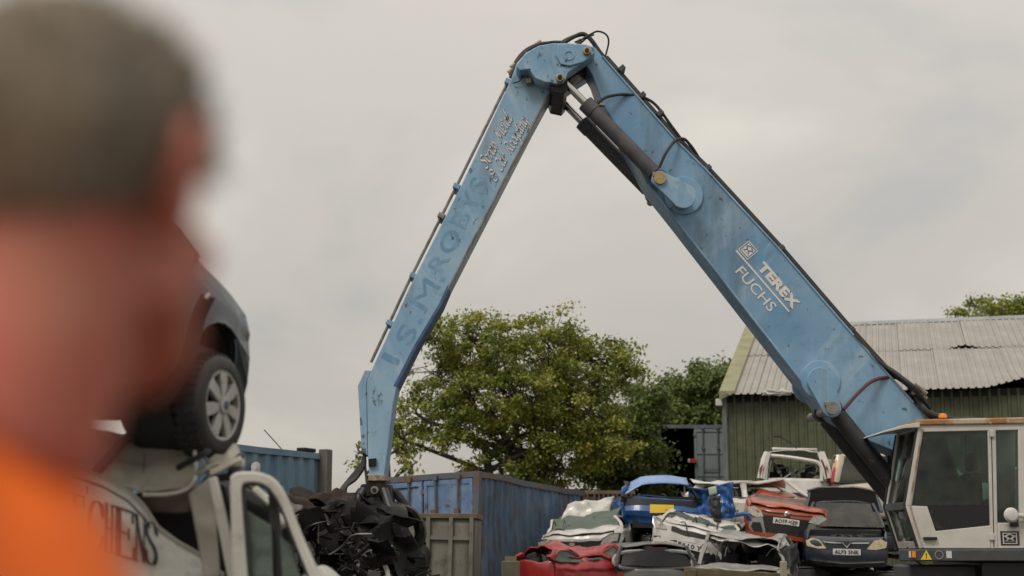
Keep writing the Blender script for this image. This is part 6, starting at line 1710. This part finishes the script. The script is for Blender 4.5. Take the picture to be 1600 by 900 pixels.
tr = MB(); tr.tube([B(0, 0, .98), B(0, 0, .9), B(0, 0, .82)], [(.165, .125), (.17, .125), (.165, .12)], 16, flat=BM @ Vector((1, 0, 0)))
limbs(tr, .016, False, True, False)
tr.v = [v if v.z > .10 * S else Vector((v.x, v.y, .10 * S)) for v in tr.v]
remeshed(tr, 'trousers', 'trousers', PER, .012, 4)
for s in (-1, 1):
    bt = MB(); bt.tube([B(s * .105, -.01, .20), B(s * .105, -.01, .09)], [.062, .06], 12); bt.tube([B(s * .105, -.07, .05), B(s * .11, .06, .05), B(s * .115, .19, .035)], [.052, .054, .04], 12)
    bt.bx(-.05, .05, -.08, .21, 0.0, .03, BM @ Matrix.Translation((s * .11 * S, .02, 0)) )
    remeshed(bt, 'boot', 'grease', PER, .009, 2)
# ------------------------------------------------------------------ dark scrap under the grab
mat('scrap_black', (0.006, 0.006, 0.0065), .5, base2=(0.011, 0.010, 0.009), vscale=3, dirt=(0.022, 0.016, 0.011), dscale=5, dlo=.6, dhi=.75, spec=.12)
mat('scrap_brown', (0.018, 0.012, 0.009), .7, base2=(0.034, 0.022, 0.015), vscale=4, dirt=(.09, .075, .06), dscale=8, dlo=.64, spec=.25)
mat('scrap_grey', (0.12, 0.115, 0.11), .5, .3, base2=(0.06, 0.055, 0.05), vscale=6)
mat('scrap_pale', (0.34, 0.33, 0.30), .6, base2=(.2, .19, .17), vscale=9)
rs = random.Random(31)
def sheet_thing(nm, label, cat_, P, Y, amp, seed, m, sc=3.0, n=20, parts=()):
    A, B_, C_, D = [at(p[0], p[1], y) for p, y in zip(P, Y)]
    o0 = (A + B_ + C_ + D) / 4; nn = (B_ - A).cross(D - A).normalized()
    def fn(u, v):
        p = A.lerp(B_, u).lerp(D.lerp(C_, u), v)
        a = noise.noise(p * sc + Vector((seed, 0, seed))); b_ = noise.noise(p * sc * 2.3 + Vector((0, seed, 0)))
        return p - o0 + nn * (((1 - 2 * abs(a)) * .65 + b_ * .35) * amp) + nv(p, sc, seed) * amp * .7
    o = MB().grid(fn, n, n).build(nm, m, None, solid=.02, smooth=12, loc=o0)
    return tag(o, label, cat_)
# crushed black car shell held by the grab
cp = at(512, 816, 19.7)
blk_car = car('car_hulk', 'crumpled glossy black car shell gripped by the grab at the end of the arm', (cp.x, 19.75, cp.z - .88), (R(3), R(4), R(82)), L=2.6, W=1.7, H=1.25, belt=.8, nose=.66, cowl=.7, rfy=1.1, paintm='scrap_black', creased=14, crush=crusher(.5, .75, .16, 1.5, 91), seats=False, pillars='AC', pillm='scrap_black')
sheet_thing('bent_panel', 'pointed black panel jutting right over the grey skip', 'scrap panel', [(560, 770), (600, 800), (662, 817), (600, 840)], [19.2, 19.1, 19.0, 19.2], .08, 3, 'scrap_black', 2.5)
sheet_thing('bent_panel', 'long curled black panel across the top of the scrap heap', 'scrap panel', [(440, 805), (550, 795), (560, 786), (455, 774)], [18.6, 18.9, 19.5, 19.4], .16, 5, 'scrap_brown', 2.5)
sheet_thing('bent_panel', 'rusty brown folded panel beside the white van door', 'scrap panel', [(425, 815), (520, 840), (510, 798), (428, 774)], [17.6, 17.8, 18.4, 18.4], .18, 8, 'scrap_brown', 2.6)
sheet_thing('bent_panel', 'large black panel hanging in the middle of the scrap heap', 'scrap panel', [(470, 870), (620, 860), (610, 800), (490, 790)], [18.4, 18.5, 18.9, 18.9], .2, 12, 'scrap_black', 2.2)
sheet_thing('bent_panel', 'glossy black fender lying under the end of the arm', 'scrap panel', [(530, 822), (595, 822), (585, 792), (545, 790)], [18.7, 18.7, 19.1, 19.1], .12, 15, 'scrap_black', 3)
sheet_thing('bent_panel', 'torn black panel with a ragged edge low beside the skip', 'scrap panel', [(600, 870), (660, 880), (640, 830), (590, 820)], [18.9, 18.8, 19.0, 19.2], .14, 18, 'scrap_black', 3)
sheet_thing('bent_panel', 'small pale grey sheet showing low in front of the skip', 'scrap panel', [(628, 880), (648, 892), (634, 850), (618, 856)], [19.2, 19.2, 19.3, 19.3], .05, 21, 'scrap_grey', 3, 10)
sheet_thing('bent_panel', 'dented light metal sheet at the foot of the scrap heap', 'scrap panel', [(480, 895), (530, 880), (520, 866), (485, 868)], [17.4, 17.6, 17.9, 17.9], .07, 24, 'scrap_grey', 4, 12)
sheet_thing('bent_panel', 'crumpled silver sheet close to the slanted van door edge', 'scrap panel', [(440, 840), (478, 850), (470, 800), (446, 782)], [17.2, 17.3, 17.6, 17.6], .12, 27, 'scrap_grey', 5, 16)
# tangled heap: sheets, bars and wires too jumbled to count
def top_y(px):
    return lerp_pts([(340, 775), (430, 774), (480, 784), (530, 800), (575, 824), (605, 852), (640, 880), (680, 905), (760, 945)], px)
def heap(nm, label, m, n, y0, y1, px0, px1, size, wires, sink, seed):
    rq = random.Random(seed); hp = MB()
    for k in range(n):
        px = rq.uniform(px0, px1); Y = rq.uniform(y0, y1)
        py = top_y(px) + abs(rq.gauss(0, 1)) * 55 + sink
        c = at(px, py, Y); c.z = max(c.z, .3); sd = rq.uniform(0, 99)
        if rq.random() > wires:
            s_ = size * rq.uniform(.5, 1.5)
            a = Vector((rq.gauss(0, 1), rq.gauss(0, 1), rq.gauss(0, .5))).normalized() * s_; b = a.cross(Vector((rq.gauss(0, 1), rq.gauss(0, 1), rq.gauss(0, 1)))).normalized() * s_ * rq.uniform(.4, .9)
            w = size * .55
            hp.grid(lambda u, v: c + a * (u - .5) * 2 + b * (v - .5) * 2 + nv(c + a * u + b * v, 3.5 / max(.3, size * 4), sd) * w + nv(c + a * u + b * v, 11, sd) * w * .25, 7, 6)
        else:
            d = Vector((rq.gauss(0, .22), rq.gauss(0, .2), rq.gauss(0, .14)))
            hp.tube(spline([c - d, c - d * .3 + nv(c, 2, sd) * .15, c + d * .3 + nv(c, 3, sd + 5) * .2, c + d + Vector((0, 0, -.1))], 5), rq.choice((.008, .012, .02, .03)), 5)
    return hp, nm, label, m
def mound(u, v):
    x = -6.2 + 6.2 * u; y = 16.6 + 6.5 * v
    px = 800 + x / y * FPX
    h = at(800, top_y(px) + 46, y).z
    e = math.sin(math.pi * u) ** .5 * math.sin(math.pi * v) ** .4
    return (x, y, .2 + max(0, h - .2) * e + .16 * noise.noise(Vector((x * 2.2, y * 2.2, 0))) + .08 * noise.noise(Vector((x * 6, y * 6, 4))))
for (hp, nm, label, m) in (heap('scrap_heap', 'black tangled scrap metal heaped under the grab', 'scrap_black', 420, 16.9, 22, 330, 660, .13, .5, 10, 1),
                           heap('rusty_scrap', 'rusty brown torn metal mixed into the black scrap heap', 'scrap_brown', 160, 16.8, 20, 340, 620, .10, .45, 8, 2),
                           heap('scrap_pieces', 'small grey metal offcuts strewn through the black scrap', 'scrap_grey', 90, 16.6, 18.4, 420, 650, .07, .4, 22, 3),
                           heap('pale_offcuts', 'few pale plastic and trim offcuts low in the scrap heap', 'scrap_pale', 26, 16.6, 18.0, 430, 650, .05, .2, 45, 4)):
    if nm == 'scrap_heap': hp.grid(mound, 70, 60)
    tag(hp.build(nm, m, None, smooth=24), label, 'scrap', kind='stuff')
